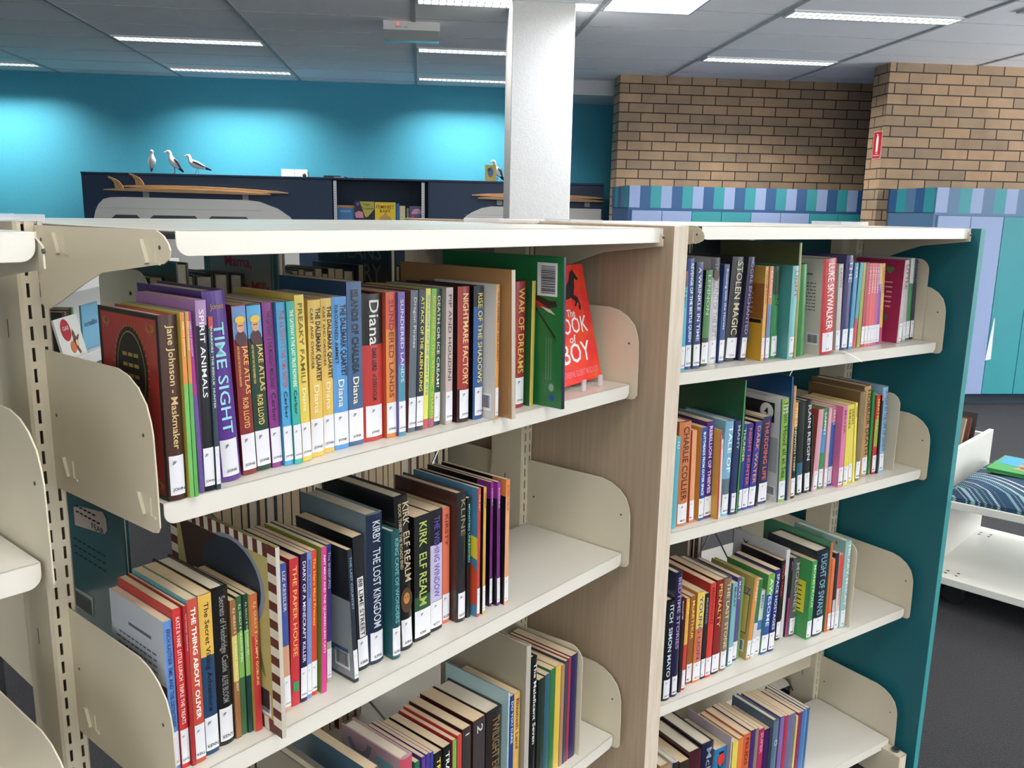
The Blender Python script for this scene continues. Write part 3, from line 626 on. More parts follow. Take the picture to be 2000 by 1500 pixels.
for _t, _ob, _cu in _tmp:
    _me = bpy.data.meshes.new_from_object(_ob.evaluated_get(_dg))
    _vs = [tuple(v.co) for v in _me.vertices]
    _fs = [tuple(p.vertices) for p in _me.polygons]
    bpy.data.meshes.remove(_me)
    bpy.data.objects.remove(_ob)
    bpy.data.curves.remove(_cu)
    _x0, _x1 = min(v[0] for v in _vs), max(v[0] for v in _vs)
    _y0, _y1 = min(v[1] for v in _vs), max(v[1] for v in _vs)
    _txt[_t] = ([(v[0] - _x0, v[1] - _y0) for v in _vs], _fs, _x1 - _x0, _y1 - _y0)


def put_text(mb, txt, fn, w, h, mi=0, keep=0):
    """letters of txt stretched to w x h, each flat point (u,v) placed in space by fn"""
    vs, fs, tw, th = _txt[txt]
    kx, ky = w / tw, h / th
    if keep:
        kx = min(kx, ky * keep)
        ky = min(ky, kx * keep)
    mb.add([fn(u * kx, v * ky) for u, v in vs], fs, mi)
    return tw * kx, th * ky


# ------------------------------------------------------------------ materials
WHITE = mat('d9d6cc', .24)
CREAM = mat('cbc2ac', .38)
DARK = mat('1a1a1a', .5)
STEEL = mat('9a9a98', .3, 1)
PAGES = noise_mat('paper_block', [(0, 'cbb491'), (1, 'dcc8a8')], 90, .9, (1, .02, 1))
PAGES_W = noise_mat('pale_paper_block', [(0, 'd6cbb6'), (1, 'e6ddca')], 90, .9, (1, .02, 1))
LABEL = mat('dfe0e6', .4)
INK = mat('17181c', .6)
OAK = noise_mat('pale_oak', [(.2, '96846f'), (.5, 'a08d77'), (.8, 'aa9781')], 14, .5, (9, 9, .35), 6)
OAK_EDGE = noise_mat('oak_edge', [(.3, 'c2b5a2'), (.7, 'd2c6b4')], 30, .5, (6, 6, .4))
TEAL = mat('15606a', .5)
TEAL_EDGE = mat('2f8588', .5)
CLEAR = mat('e8e6ee', .1, alpha=.35)
PLY = noise_mat('pale_plywood', [(.3, 'a8835a'), (.7, 'c29c70')], 20, .5, (.6, 6, 6))

# ------------------------------------------------------------------ the room
ZC = 2.82
X0, X1, Y0, YW = -8.0, 9.0, -5.0, 9.58
struct(B().box(X0, X1, Y0, YW, -.1, 0).build('floor', noise_mat('charcoal_carpet', [(.3, '1c1c1f'), (.6, '2c2b2f'), (.8, '3c3b42')], 160, .95, bump=.6)))
struct(B().box(X0, X1, Y0, YW, ZC, ZC + .08).build('ceiling', noise_mat('ceiling_tile', [(.3, 'f2f3f4'), (.7, 'f7f8f8')], 120, .9)))
g = B()
for k in range(-6, 8):
    x = -.05 + 1.2 * k
    g.box(x - .014, x + .014, Y0, YW, ZC - .006, ZC + .001)
for k in range(-8, 17):
    y = .35 + .6 * k
    g.box(X0, X1, y - .004, y + .004, ZC - .002, ZC + .001)
struct(g.build('trim_1', mat('a4a8aa', .6)))
WALL_BLUE = noise_mat('blue_paint', [(.3, '3a93aa'), (.7, '3e98b0')], 60, .7)
struct(B().box(X0, X1, YW, YW + .15, 0, ZC).build('wall_back', WALL_BLUE))
struct(B().box(X0 - .15, X0, Y0, YW, 0, ZC).build('wall_left', WALL_BLUE))
w = B()
for a, b in ((Y0, -4.6), (-2.2, -1.8), (.6, 1.0), (3.4, 3.8), (6.2, YW)):
    w.box(X1, X1 + .15, a, b, 0, ZC)
w.box(X1, X1 + .15, Y0, YW, 0, .85)
w.box(X1, X1 + .15, Y0, YW, 2.55, ZC)
struct(w.build('wall_right', mat('d8d6d0', .7)))
w = B()
edges = [X0] + [e for wx in (-4.2, -1.4, 1.4, 4.2) for e in (wx - 1.15, wx + 1.15)] + [X1]
for a, b in zip(edges[0::2], edges[1::2]):
    w.box(a, b, Y0 - .15, Y0, 0, ZC)
w.box(X0, X1, Y0 - .15, Y0, 0, .95)
w.box(X0, X1, Y0 - .15, Y0, 2.55, ZC)
struct(w.build('wall_front', mat('d8d6d0', .7)))
BRICK = brick_mat()
struct(B().box(1.9, 5.4, 8.42, 8.68, 0, ZC).build('wall_brick_far', BRICK))
struct(B().box(3.965, 9.0, 7.25, 7.51, 0, ZC).build('wall_brick_near', BRICK))
struct(B().box(.98, 5.4, 8.85, 9.58, 2.68, ZC).build('trim_2', mat('d4d8da', .7)))
struct(B().box(.57, .97, 5.65, 6.05, 0, ZC).build('column_1', noise_mat('column_plaster', [(.3, 'd2d1cd'), (.7, 'dad9d5')], 90, .8, bump=.15), bevel=.006))


# ------------------------------------------------------------------ ceiling lamps
def strip_light(x0, x1, y, w, power, label, spread=130):
    cx = (x0 + x1) / 2
    t = thing('ceiling_light', label, 'light', (cx, y, ZC), 0, 'ceiling light strips')
    L = x1 - x0
    f = B()
    f.box(-L / 2, L / 2, -w / 2 - .02, -w / 2, -.012, 0).box(-L / 2, L / 2, w / 2, w / 2 + .02, -.012, 0)
    f.box(-L / 2, -L / 2 + .015, -w / 2, w / 2, -.012, 0).box(L / 2 - .015, L / 2, -w / 2, w / 2, -.012, 0)
    f.build('frame', mat('d0d4d6', .5), t)
    B().box(-L / 2 + .015, L / 2 - .015, -w / 2, w / 2, -.004, -.001).build('diffuser', mat('fffaf0', .5, emit=4.0), t)
    g = B()
    n = 24
    for k in range(1, n):
        x = -L / 2 + L * k / n
        g.box(x - .002, x + .002, -w / 2, w / 2, -.014, -.004)
    g.box(-L / 2 + .02, L / 2 - .02, -.003, .003, -.014, -.004)
    g.build('louvre', mat('b8bcbe', .3, .6), t)
    area('lamp', (0, 0, -.02), (0, 0, 0), L - .05, w, power, (1, .975, .93), spread, t)


for (x0, x1, y, w, p, lb) in (
        (-2.43, -1.27, 7.5, .15, 1, 'long ceiling strip light over the seagulls, nearer the camera of two'),
        (-2.43, -1.27, 9.04, .13, 2, 'ceiling strip light close to the blue wall above the seagulls'),
        (-4.83, -3.67, 9.1, .13, 2, 'ceiling strip light by the blue wall at the frame edge'),
        (-.03, 1.13, 7.5, .15, 1, 'ceiling strip light just beyond the emergency lamp'),
        (-.03, 1.13, 9.1, .13, 2, 'ceiling strip light by the blue wall behind the column'),
        (-.03, 1.13, 5.76, .2, 1, 'wide ceiling strip light passing behind the column top'),
        (2.38, 3.55, 5.7, .16, 1.6, 'ceiling strip light in front of the brick walls, the nearer one'),
        (2.38, 3.52, 7.4, .15, 1.8, 'ceiling strip light close to the far brick wall')):
    strip_light(x0, x1, y, w, POWER_STRIP * p if p < 2 else POWER_WASH, lb)
for x in (-4.83, -2.43, -.03, 2.38, 4.8):
    for y in (3.9, 2.1, .3, -1.5, -3.3):
        strip_light(x, x + 1.16, y, .2, POWER_STRIP, 'ceiling strip light over the shelves, out of the picture')
t = thing('ceiling_light', 'square bright white ceiling panel beside the column', 'light', (1.75, 5.25, ZC))
B().box(-.57, .0, -.6, .57, -.003, -.001).build('diffuser', mat('ffffff', .5, emit=7.0), t)
f = B()
f.box(-.585, -.57, -.615, .585, -.012, 0).box(0, .015, -.615, .585, -.012, 0).box(-.585, .015, .57, .585, -.012, 0).box(-.585, .015, -.615, -.6, -.012, 0)
f.build('frame', mat('b8bcc6', .5), t)
area('lamp', (-.285, 0, -.02), (0, 0, 0), .56, 1.15, POWER_PANEL, (.86, .91, 1), 170, t)

t = thing('emergency_light', 'boxy white emergency lamp with a tiny red light, under the ceiling', 'emergency light', (-.065, 6.5, ZC))
B().box(-.2, .2, -.06, .06, -.06, 0).build('housing', mat('d4d4d4', .4), t, bevel=.004)
B().prism([(-.055, -.06), (.055, -.06), (.055, -.125), (-.03, -.125)], -.195, .195, 'x').build('lens', mat('8f9696', .2, coat=.3), t)
B().sphere((-.095, -.061, -.02), .006).build('indicator', mat('ff3020', .4, emit=4), t, True)
m = B()
put_text(m, 'EMERGENCY', lambda u, v: (-.11 + u, -.0604, -.045 + v), .04, .008)
put_text(m, 'TESTED', lambda u, v: (-.055 + u, -.0604, -.045 + v), .03, .008)
m.build('lettering', mat('505050', .5), t)
t = thing('air_vent', 'dim beige panel fixed in the ceiling at the frame corner', 'vent', (4.2, 5.15, ZC))
B().box(-.45, .5, -.15, .25, -.012, 0).build('plate', mat('c8c4b4', .5), t, bevel=.004)
g = B()
for k in range(6):
    g.box(-.42, .47, -.12 + k * .06, -.1 + k * .06, -.018, -.012)
g.build('louvre', mat('a8a498', .5), t)

# ------------------------------------------------------------------ shelving
ZS = {'A1': EYE - .3085, 'A2': EYE - .6397, 'A3': EYE - 1.0286, 'A4': EYE - 1.4148, 'B1': EYE - .303, 'B2': EYE - .6362, 'B3': EYE - 1.0253, 'B4': EYE - 1.4148,
      'Z1': 1.185, 'Z2': .84, 'Z3': .45}
FR = {'A': ((-.27016537, .88698907), .7613), 'B': ((.48969873, 1.58776615), .4769)}
# the bare bay stands in line with the near one, a hand's breadth to the side
FR['Z'] = ((-.27016537 + cos(.7613) * -1.024, .88698907 + sin(.7613) * -1.024), .7613)


def FP(k, s, n, z=0):
    (ox, oy), t = FR[k]
    return (ox + cos(t) * s + sin(t) * n, oy + sin(t) * s - cos(t) * n, z)


BR = [(.243, -.034), (.241, .137), (.055, .139), (.032, .134), (.013, .124), (-.002, .109), (-.009, .092), (-.012, .078), (-.0135, .038), (-.014, -.02), (-.009, -.027), (0, -.029)]
CB = [(.238, -.002), (-.045, .0), (-.058, -.005), (-.066, -.012), (-.069, -.018), (-.066, -.026), (-.055, -.031), (.075, -.047), (.12, -.062), (.175, -.083), (.212, -.096), (.228, -.098), (.236, -.088)]


def tray(parent, name, z, y0, y1, x0=0, x1=.9, lip=.0255, mt=None, flip=False):
    """folded steel board with a deep front lip with rounded lower corners"""
    m = B()
    m.box(x0, x1, y0, y1, z - .0018, z)
    r = .013
    yl = y1 if flip else y0
    pts = [(x0, z), (x1, z)] + [(x1 - r + r * cos(radians(a)), z - lip + r + r * sin(radians(a))) for a in range(0, -91, -15)] + [(x0 + r + r * cos(radians(a)), z - lip + r + r * sin(radians(a))) for a in range(-90, -181, -15)]
    m.prism(pts, yl, yl + (-.0018 if flip else .0018), 'y')
    m.box(x0 + .02, x1 - .02, (y1 - .018) if flip else y0, y1 if flip else y0 + .018, z - lip, z - lip + .0015)
    return m.build(name, mt or WHITE, parent, bevel=.0012)


def upright(parent, x0, x1, zt=1.498, n0=.24, n1=.325, cap=1.506):
    m = B()
    w = x1 - x0
    cols = [x0 + w * .28, x0 + w * .72]
    sw = .0018
    y = n0
    th = .0018
    # front plate with two rows of punched slots
    for a, b in ((x0 + .003, cols[0] - sw), (cols[0] + sw, cols[1] - sw), (cols[1] + sw, x1 - .003)):
        m.box(a, b, y, y + th, 0, zt)
    z = .05
    prev = 0
    while z < zt - .01:
        for c in cols:
            m.box(c - sw, c + sw, y, y + th, prev, z)
        prev = z + .0165
        z += .0252
    for c in cols:
        m.box(c - sw, c + sw, y, y + th, prev, zt)
    m.prism([(x0, y + .004), (x0 + .003, y), (x0 + .003, y + th), (x0 + th, y + .005), (x0 + th, n1), (x0, n1)], 0, zt, 'z')
    m.prism([(x1, y + .004), (x1, n1), (x1 - th, n1), (x1 - th, y + .005), (x1 - .003, y + th), (x1 - .003, y)], 0, zt, 'z')
    m.box(x0, x1, n1 - th, n1, 0, zt)
    m.box(x0 + th, x1 - th, y + th, n1 - th, zt - .003, zt)
    o = m.build('upright', CREAM, parent)
    s = B()
    for z in (1.36, 1.16, .96, .76, .56, .36, .16):
        for x in (x0 - .0003, x1 + .0003):
            s.box(min(x, x + .0001), max(x, x + .0001), n0 + .045, n0 + .047, z, z + .022)
    s.build('groove', mat('3a382f', .7), o)
    c = B().box(x0 - (.085 if x0 > 0 else .05), x1 + .001, n0 - .002, n0 + .09, zt, cap)
    c.build('clear_cap', CLEAR, o)
    return o


def bay(key, label, levels, left_post=True, rear=True):
    (ox, oy), t = FR[key]
    u = thing('bookshelf', label, 'bookshelf', (ox, oy, 0), t, 'double sided library bays')
    if left_post:
        upright(u, -.034, -.001)
    if True:
        upright(u, .886, .918, cap=1.51 if key == 'B' else 1.506)
    zc = EYE - (.024 if key == 'A' else .0195) - (.0055 if key == 'Z' else 0)
    sh = tray(u, 'canopy_shelf', zc, -.0425, .28, .008, .905 if key == 'Z' else .92)
    bracket(sh, -.012, prof=[(p[0], p[1] + zc) for p in CB])
    bracket(sh, .908, prof=[(max(p[0], -.05 if p[1] < -.01 else -.036), p[1] + zc) for p in CB])
    if rear:
        tray(u, 'canopy_shelf', zc, .285, .6, .008, .92, flip=True)
    for lv in levels:
        z = ZS[lv]
        sh = tray(u, 'shelf', z, 0, .238)
        pr = [(p[0], p[1] + z) for p in BR]
        bracket(sh, -.012, prof=pr)
        bracket(sh, .905, prof=pr)
        if rear:
            sh = tray(u, 'shelf', z, .328, .566, flip=True)
            bracket(sh, -.012, True, pr)
            bracket(sh, .905, True, pr)
    if left_post:
        B().tube([(.05, .283, .12), (.85, .283, 1.32)], .0022, 6).build('tie_rod', STEEL, u)
        B().tube([(.85, .288, .12), (.05, .288, 1.32)], .0022, 6).build('tie_rod', STEEL, u)
        B().box(-.001, .886, .262, .3, .2, .25).build('cross_rail', CREAM, u)
    return u


def bracket(shelf, x, flip=False, prof=None, thick=.0016):
    can = len(prof) == len(CB)
    z0 = prof[0][1] - (CB if can else BR)[0][1]
    pts = [((.566 - p[0]) if flip else p[0], p[1]) for p in prof]
    o = B().prism(pts, x - thick / 2, x + thick / 2, 'x').build('bracket', CREAM, shelf)
    if not flip:
        zz = z0 + (-.022 if can else -.002)
        q_ = -1 if x < .5 else 1
        for y in (() if can and x > .5 else (.19, -.012) if can else (.215, .03)):
            B().prism([(y, zz + .012), (y - .007, zz + .013), (y - .017, zz - .009), (y - .012, zz - .011)], *sorted((x + q_ * .0045, x + q_ * .0008)), 'x').build('hook', CREAM, o)
            q = y - .0275
            B().prism([(q, zz - .0105), (q, zz + .012), (q - .0025, zz + .012), (q - .0025, zz - .008), (q - .0105, zz - .008), (q - .0105, zz - .0105)], *sorted((x + q_ * .0024, x + q_ * .0008)), 'x').build('hook', CREAM, o)
        for y, z in (((.222, -.018), (-.05, -.016)) if can else ((.222, .06), (.008, .075))):
            B().tube([(x - .0011, y, z + z0), (x + .0011, y, z + z0)], .0022, 8).build('screw_hole', mat('4a463c', .6), o)
    return o


bayA = bay('A', 'cream steel library bay with three book shelves and an oak end panel', ('A1', 'A2', 'A3', 'A4'))
bayB = bay('B', 'cream steel library bay between the oak panels and a teal end panel', ('B1', 'B2', 'B3', 'B4'))
bayZ = bay('Z', 'cream steel library bay with bare shelves, partly out of frame', ('Z1', 'Z2', 'Z3'), False, False)


def panel(u, x0, x1, m_face, m_edge):
    b = B()
    b.box(x0, x1, -.0635, .63, .0, 1.5005)
    b.m = [1 if k in (1, 2) else 0 for k in range(6)]
    return b.build('end_panel', [m_face, m_edge], u, bevel=.001)


panel(bayA, .9215, .9405, OAK, OAK_EDGE)
panel(bayB, -.0703, -.0471, OAK, OAK_EDGE)
panel(bayB, .9265, .9475, TEAL, TEAL_EDGE)
ft = B()
ft.prism([(-.055, 0), (.24, 0), (.24, .09), (-.055, .09)], .868, .872, 'x')
ft.prism([(.872, -.055), (.9, -.055), (.9, .23), (.872, .23)], .086, .09, 'z')
ft.box(.872, .9, -.055, -.052, 0, .09)
o = ft.build('base_foot', CREAM, bayB, bevel=.001)
B().prism(arc(.886, -.03, .011, 0, 300, 5), .09, .097, 'z').build('bolt', mat('707478', .3, .9), o)


# ------------------------------------------------------------------ books
def spine_profile(t, hard):
    sag = min(.16 * t, .0045) if hard else min(.06 * t, .0012)
    n = 6 if hard else 4
    pts = []
    for k in range(n + 1):
        q = k / n
        pts.append((t * q, sag * (2 * q - 1) ** 2))
    return pts


def ylet(t, hard, x):
    sag = min(.16 * t, .0045) if hard else min(.06 * t, .0012)
    return sag * (2 * x / t - 1) ** 2


def patch(t, hard, xa, xb, z0, z1, off, name, m, parent):
    g = B()
    n = 8
    xs = [xa + (xb - xa) * k / n for k in range(n + 1)]
    for a, b in zip(xs[:-1], xs[1:]):
        ya, yb = ylet(t, hard, a) - off, ylet(t, hard, b) - off
        g.face([(a, ya, z0), (b, yb, z0), (b, yb, z1), (a, ya, z1)])
    return g.build(name, m, parent)


def book_body(root, t, h, d, hard, spine, board, pages=None):
    b = .0026 if hard else .0007
    prof = spine_profile(t, hard)
    inner = [(t - b, d), (t - b, prof[-1][1] + b * 1.2), (b, prof[0][1] + b * 1.2), (b, d)]
    pts = prof + [(t, d)] + inner + [(0, d)]
    n = len(pts)
    vs = [(p[0], p[1], 0) for p in pts] + [(p[0], p[1], h) for p in pts]
    ns = len(prof)
    m = B()
    m.add(vs, [tuple(range(n - 1, -1, -1)), tuple(range(n, 2 * n))], 1)
    m.add(vs, [(k, (k + 1) % n, n + (k + 1) % n, n + k) for k in range(ns - 1)], 0)
    m.add(vs, [(k, (k + 1) % n, n + (k + 1) % n, n + k) for k in range(ns - 1, n)], 1)
    ro = .3 if hard else .36
    cover = m.build('cover', [printed(spine, ro, .35 if hard else .15), printed(board, ro, .35 if hard else .15)], root)
    o = .003 if hard else .0004
    p = B()
    yb = prof[0][1] + b * 1.4
    curve = [(b, d - o), (b, yb), (t - b, yb), (t - b, d - o)]
    p.prism(curve, o if hard else .0003, h - o if hard else h - .0003, 'z')
    p.build('pages', pages or (PAGES_W if hard else PAGES), root)
    return cover


def title_on(root, t, h, zlo, zhi, txt, col, big=0, frac=.58, off=.0005, x0=None, hard=False):
    g = B()
    L = zhi - zlo
    hh = t * frac
    vs, fs, tw, th = _txt[txt]
    if hh / th * tw * .55 > L:
        hh = L * th / tw / .55
    if hh / th * tw * 1.7 < L:
        L = hh / th * tw * 1.7
    if big:
        L = zhi - zlo
    xb = (t - hh) / 2 if x0 is None else x0
    y = -(off)
    put_text(g, txt, lambda u, v: (xb + v, y, zhi - u), L, hh)
    g.build('title', mat(col, .45), root)
    return L


def call_label(root, t, hard, code, z0=.006, z1=.049):
    ins = t * .12 if hard and t > .017 else .0002
    lb = patch(t, hard, ins, t - ins, z0, z1, .0006, 'spine_label', LABEL, root)
    g = B()
    k = min(1, (t - .002) / .0135)
    yy = -.0011
    w = .0132 * k
    put_text(g, 'JF', lambda u, v: (t * .5 - w * .42 + u, yy, z1 - .0095 + v), .0048 * k, .0042 * k)
    put_text(g, code, lambda u, v: (t * .5 - w / 2 + u, yy, z0 + .004 + v), w * min(1, len(code) / 4 + .1), .0042 * k)
    g.build('lettering', INK, lb)


def on_board(g, pts, mi=0, e=.0003):
    """polygon on the board that faces the -s side; pts (y from spine, z)"""
    g.face([(-e, p[0], p[1]) for p in pts][::-1], mi)


def rect(a, b, c, d):
    return [(a, c), (b, c), (b, d), (a, d)]


def barcode(root, y0, z0, w=.034, h=.026, vert=False):
    g = B()
    on_board(g, rect(y0, y0 + w, z0, z0 + h))
    o = g.build('barcode_label', LABEL, root)
    g = B()
    rnd = random.Random(3)
    if vert:
        z = z0 + .004
        while z < z0 + h - .004:
            q = rnd.choice((.0006, .001, .0016))
            on_board(g, rect(y0 + .004, y0 + w - .008, z, z + q), 0, .0006)
            z += q + rnd.choice((.0006, .0012))
    else:
        y = y0 + .003
        while y < y0 + w - .004:
            q = rnd.choice((.0005, .0009, .0014))
            on_board(g, rect(y, y + q, z0 + .004, z0 + h - .003), 0, .0006)
            y += q + rnd.choice((.0006, .001))
    g.build('bars', INK, o)


ORD = lambda n: '%d%s' % (n, 'th' if 10 <= n % 100 <= 20 else {1: 'st', 2: 'nd', 3: 'rd'}.get(n % 10, 'th'))
SHELF = {'A1': 'near-bay upper shelf', 'A2': 'near-bay middle shelf', 'A3': 'near-bay lower shelf', 'B1': 'far-bay top shelf', 'B2': 'far-bay second shelf', 'B3': 'far-bay third shelf', 'B4': 'far-bay bottom shelf'}
GROUP = {'A1': 'books on the upper shelf of the near bay', 'A2': 'books on the middle shelf of the near bay', 'A3': 'books on the lower shelf of the near bay',
         'B1': 'books on the top shelf of the far bay', 'B2': 'books on the second shelf of the far bay', 'B3': 'books on the third shelf of the far bay', 'B4': 'books on the bottom shelf of the far bay'}


def make_book(shelf, idx, row):
    s, t, n, h, lean, d, kind, spine, board, desc = row[0], row[1], row[2], row[3], row[4], row[5], row[6], row[7][0], row[7][1], row[11]
    title, tcol, code, opts = row[8], row[9], row[10], row[12]
    hard = kind == 'h'
    th = math.asin(max(-.3, min(.3, lean / h)))
    root = thing('book', '%s, %s along %s' % (desc, ORD(idx + 1), SHELF[shelf]), 'book', FP(shelf[0], s, n, ZS[shelf] + .0004 + (t * sin(th) if th > 0 else 0)), 0, GROUP[shelf])
    root.rotation_euler = (Matrix.Rotation(FR[shelf[0]][1], 3, 'Z') @ Matrix.Rotation(th, 3, 'Y')).to_euler()
    o = dict((k.split('=') + [''])[:2] for k in opts.split())
    cover = book_body(root, t, h, d, hard, spine, board)
    zlo, zhi = (.056 if code else .012), h - .01
    if 'band' in o:
        a, b, c = o['band'].split(':')
        patch(t, hard, 0.0001, t - .0001, float(a) * h + .0002, float(b) * h - .0002, .0002, 'spine_band', printed(c, .34, .15), root)
    if 'top' in o:
        patch(t, hard, 0.0001, t - .0001, .87 * h, h - .0003, .0002, 'spine_band', printed(o['top'], .34), root)
        g = B()
        on_board(g, rect(.0005, .03, .87 * h, h - .0004))
        g.build('board_band', printed(o['top'], .34), root)
    if 'portrait' in o:
        zhi = h * .765
        patch(t, hard, .0002, t - .0002, h * .8, h - .002, .0003, 'portrait', mat(o['portrait'], .4), root)
        g = B()
        cx, cz = t * .5, h * .885

        def disc(rx, rz, dx, dz, e, mi):
            g.face([(cx + dx + rx * cos(a * pi / 7), -e, cz + dz + rz * sin(a * pi / 7)) for a in range(14)], mi)
        disc(.0072, .009, 0, -.016, .0007, 2)
        disc(.005, .007, 0, -.002, .0009, 0)
        disc(.0066, .0042, 0, .0055, .0011, 1)
        g.face([(cx - .003, -.0012, cz - .0015), (cx + .003, -.0012, cz - .0015), (cx + .003, -.0012, cz - .0005), (cx - .003, -.0012, cz - .0005)], 2)
        g.build('portrait_face', [mat('d09a78', .5), mat('e0b848', .5), mat('4a2c34', .5)], root)
    if 'author' in o:
        a = o['author'].replace('_', ' ')
        title_on(root, t, h, zlo, zlo + .036, a, {'Diana': 'e8dcb8', 'Cerber': '14161a'}.get(a, tcol), frac=.4)
        zlo += .04
    if 'panel' in o:
        patch(t, hard, t * .22, t * .8, h * .25, h * .7, .0004, 'title_panel', mat('d8d8d8', .5), root)
        title_on(root, t, h, h * .26, h * .69, title, '20242a', frac=.4, off=.0009)
        title = ''
    if 'face' in o:
        g = B()
        for k, (rx, rz, dz, mi) in enumerate(((.011, .02, 0, 0), (.006, .009, .003, 1))):
            g.face([(t / 2 + rx * cos(a * pi / 8), -.0006 - k * .0003, h * .33 + dz + rz * sin(a * pi / 8)) for a in range(16)], mi)
        for dx in (-.0022, .0022):
            g.face([(t / 2 + dx + .001 * cos(a * pi / 4), -.0012, h * .35 + .001 * sin(a * pi / 4)) for a in range(8)], 2)
        g.build('spine_portrait', [mat('4a3018', .5), mat('a8743c', .5), INK], root)
        zlo = h * .45
    if 'lowtitle' in o:
        zhi = h * .64
        title_on(root, t, h, h * .66, h - .008, 'Diana', 'dcd8d0', frac=.45)
    if 'big' in o:
        g = B()
        put_text(g, 'Jones', lambda u, v: (t * .2 + u, -.0006, h * .9 + v), t * .6, .008)
        g.build('author', mat('b08a4a', .45), root)
        zhi = h * .84
    if 'bold' in o and title:
        title = 'bold:' + title
    if title:
        title_on(root, t, h, zlo, zhi, title, tcol, big='big' in o, frac=.46 if 'big' in o else .46, x0=t * .46 if 'sub' in o else None)
    if 'sub' in o:
        w2 = o['sub'].replace('_', ' ')
        title_on(root, t, h, zhi - (zhi - zlo) * .82, zhi, w2, tcol, frac=.22, x0=t * .14)
    if code:
        call_label(root, t, hard, code)
    # ---- pictures and print on the board that faces the post
    if 'emblem' in o:
        g = B()
        cy, cz = .064, h * .66
        e1 = [(cy + .036 * cos(a * pi / 14), cz + .05 * sin(a * pi / 14)) for a in range(28)]
        e2 = [(cy + .03 * cos(a * pi / 14), cz + .044 * sin(a * pi / 14)) for a in range(28)]
        on_board(g, e1, 0, .0004)
        on_board(g, [(cy + .0315 * cos(a * pi / 14), cz + .0455 * sin(a * pi / 14)) for a in range(28)], 1, .0006)
        on_board(g, e2, 0, .0008)
        for a in range(40):
            q = a * 2 * pi / 40
            p0 = (cy + .036 * cos(q), cz + .05 * sin(q))
            p1 = (cy + .0425 * cos(q + .03), cz + .058 * sin(q + .03))
            p2 = (cy + .036 * cos(q + .05), cz + .05 * sin(q + .05))
            on_board(g, [p0, p1, p2], 1, .0005)
        for k in range(4):
            for j in range(3):
                on_board(g, rect(cy - .018 + j * .0125, cy - .008 + j * .0125, cz + .018 - k * .0115, cz + .022 - k * .0115), 1, .001)
        for yy, sy in ((.012, 1), (d - .013, -1)):
            for zz, sz in ((h - .014, -1), (.014, 1)):
                for q0, q1, r0 in ((0, 250, .007), (60, 330, .0042), (-60, 120, .0105)):
                    ar_ = [radians(q0 + (q1 - q0) * k / 9) for k in range(10)]
                    outr = [(yy + sy * (.004 + r0 * cos(x)), zz + sz * (r0 * .75 * sin(x))) for x in ar_]
                    inr = [(yy + sy * (.004 + (r0 - .0022 * sin(pi * k / 9)) * cos(x)), zz + sz * ((r0 - .0022 * sin(pi * k / 9)) * .75 * sin(x))) for k, x in enumerate(ar_)]
                    for k in range(9):
                        on_board(g, [outr[k], outr[k + 1], inr[k + 1], inr[k]], 1, .0005)
        g.build('emblem', [mat('14120e', .5), mat('8f7a42', .4, .3)], root)
        g = B()
        for q in (rect(0.0005, .006, 0, h), rect(d - .005, d, 0, h), rect(.006, d - .005, h - .005, h), rect(.006, d - .005, 0, .005)):
            on_board(g, q)
        g.build('board_frame', mat('191614', .5), root)
    if 'barcode' in o:
        big = h > .24
        if 'bird' in o:
            barcode(root, .012, h - .062, .04, .052, True)
            g = B()
            on_board(g, [(.03, .16), (.055, .168), (.075, .185), (.05, .178), (.028, .172), (.014, .172), (.012, .163)], 0)
            on_board(g, [(.026, .158), (.05, .16), (.07, .176), (.05, .17)], 1, .0006)
            on_board(g, [(.015, .15), (.03, .154), (.045, .162), (.025, .158)], 2, .0008)
            on_board(g, [(.0135, .115), (.016, .114), (.06, .162), (.058, .164)], 0, .0007)
            on_board(g, [(.012, .108), (.02, .118), (.024, .124), (.018, .12)], 0, .0009)
            g.build('arrow_picture', [mat('2a1f1c', .6), mat('a82c28', .6), mat('d0ccc0', .6)], root)
            g = B()
            for k in range(3):
                for j in range(26):
                    z = .045 + j * .0026
                    on_board(g, rect(.022 + k * .005, .0245 + k * .005, z, z + .0018))
            on_board(g, [(.022 + .006 * cos(a * pi / 6), .033 + .0075 * sin(a * pi / 6)) for a in range(12)], 0, .0004)
            on_board(g, [(.022 + .0045 * cos(a * pi / 6), .033 + .0058 * sin(a * pi / 6)) for a in range(12)], 1, .0008)
            on_board(g, [(.02 + .0045 * cos(a * pi / 6), .016 + .0058 * sin(a * pi / 6)) for a in range(12)], 2, .0006)
            g.build('small_print', [mat('5a8a6a', .6), mat('90a898', .5), mat('1c4c9c', .5)], root)
        else:
            barcode(root, .008, float(o['barcode']) * h, .032, .026)
    if 'backtext' in o:
        g = B()
        rnd = random.Random(idx)
        for k in range(9):
            y = .02
            while y < d - .02:
                q = rnd.uniform(.004, .011)
                on_board(g, rect(y, min(y + q, d - .012), h * .74 - k * .0075, h * .74 - k * .0075 + .0024))
                y += q + .0025
        on_board(g, rect(.03, d - .045, h * .83, h * .83 + .004))
        g.build('blurb', mat('5a5c66', .6), root)
        if kind == 'p':
            g = B()
            on_board(g, [(0.0005, .0), (.03, .0), (.03, h * .5), (.018, h * .56), (.0005, h * .57)])
            g.build('cover_picture', mat('2a2430', .5), root)
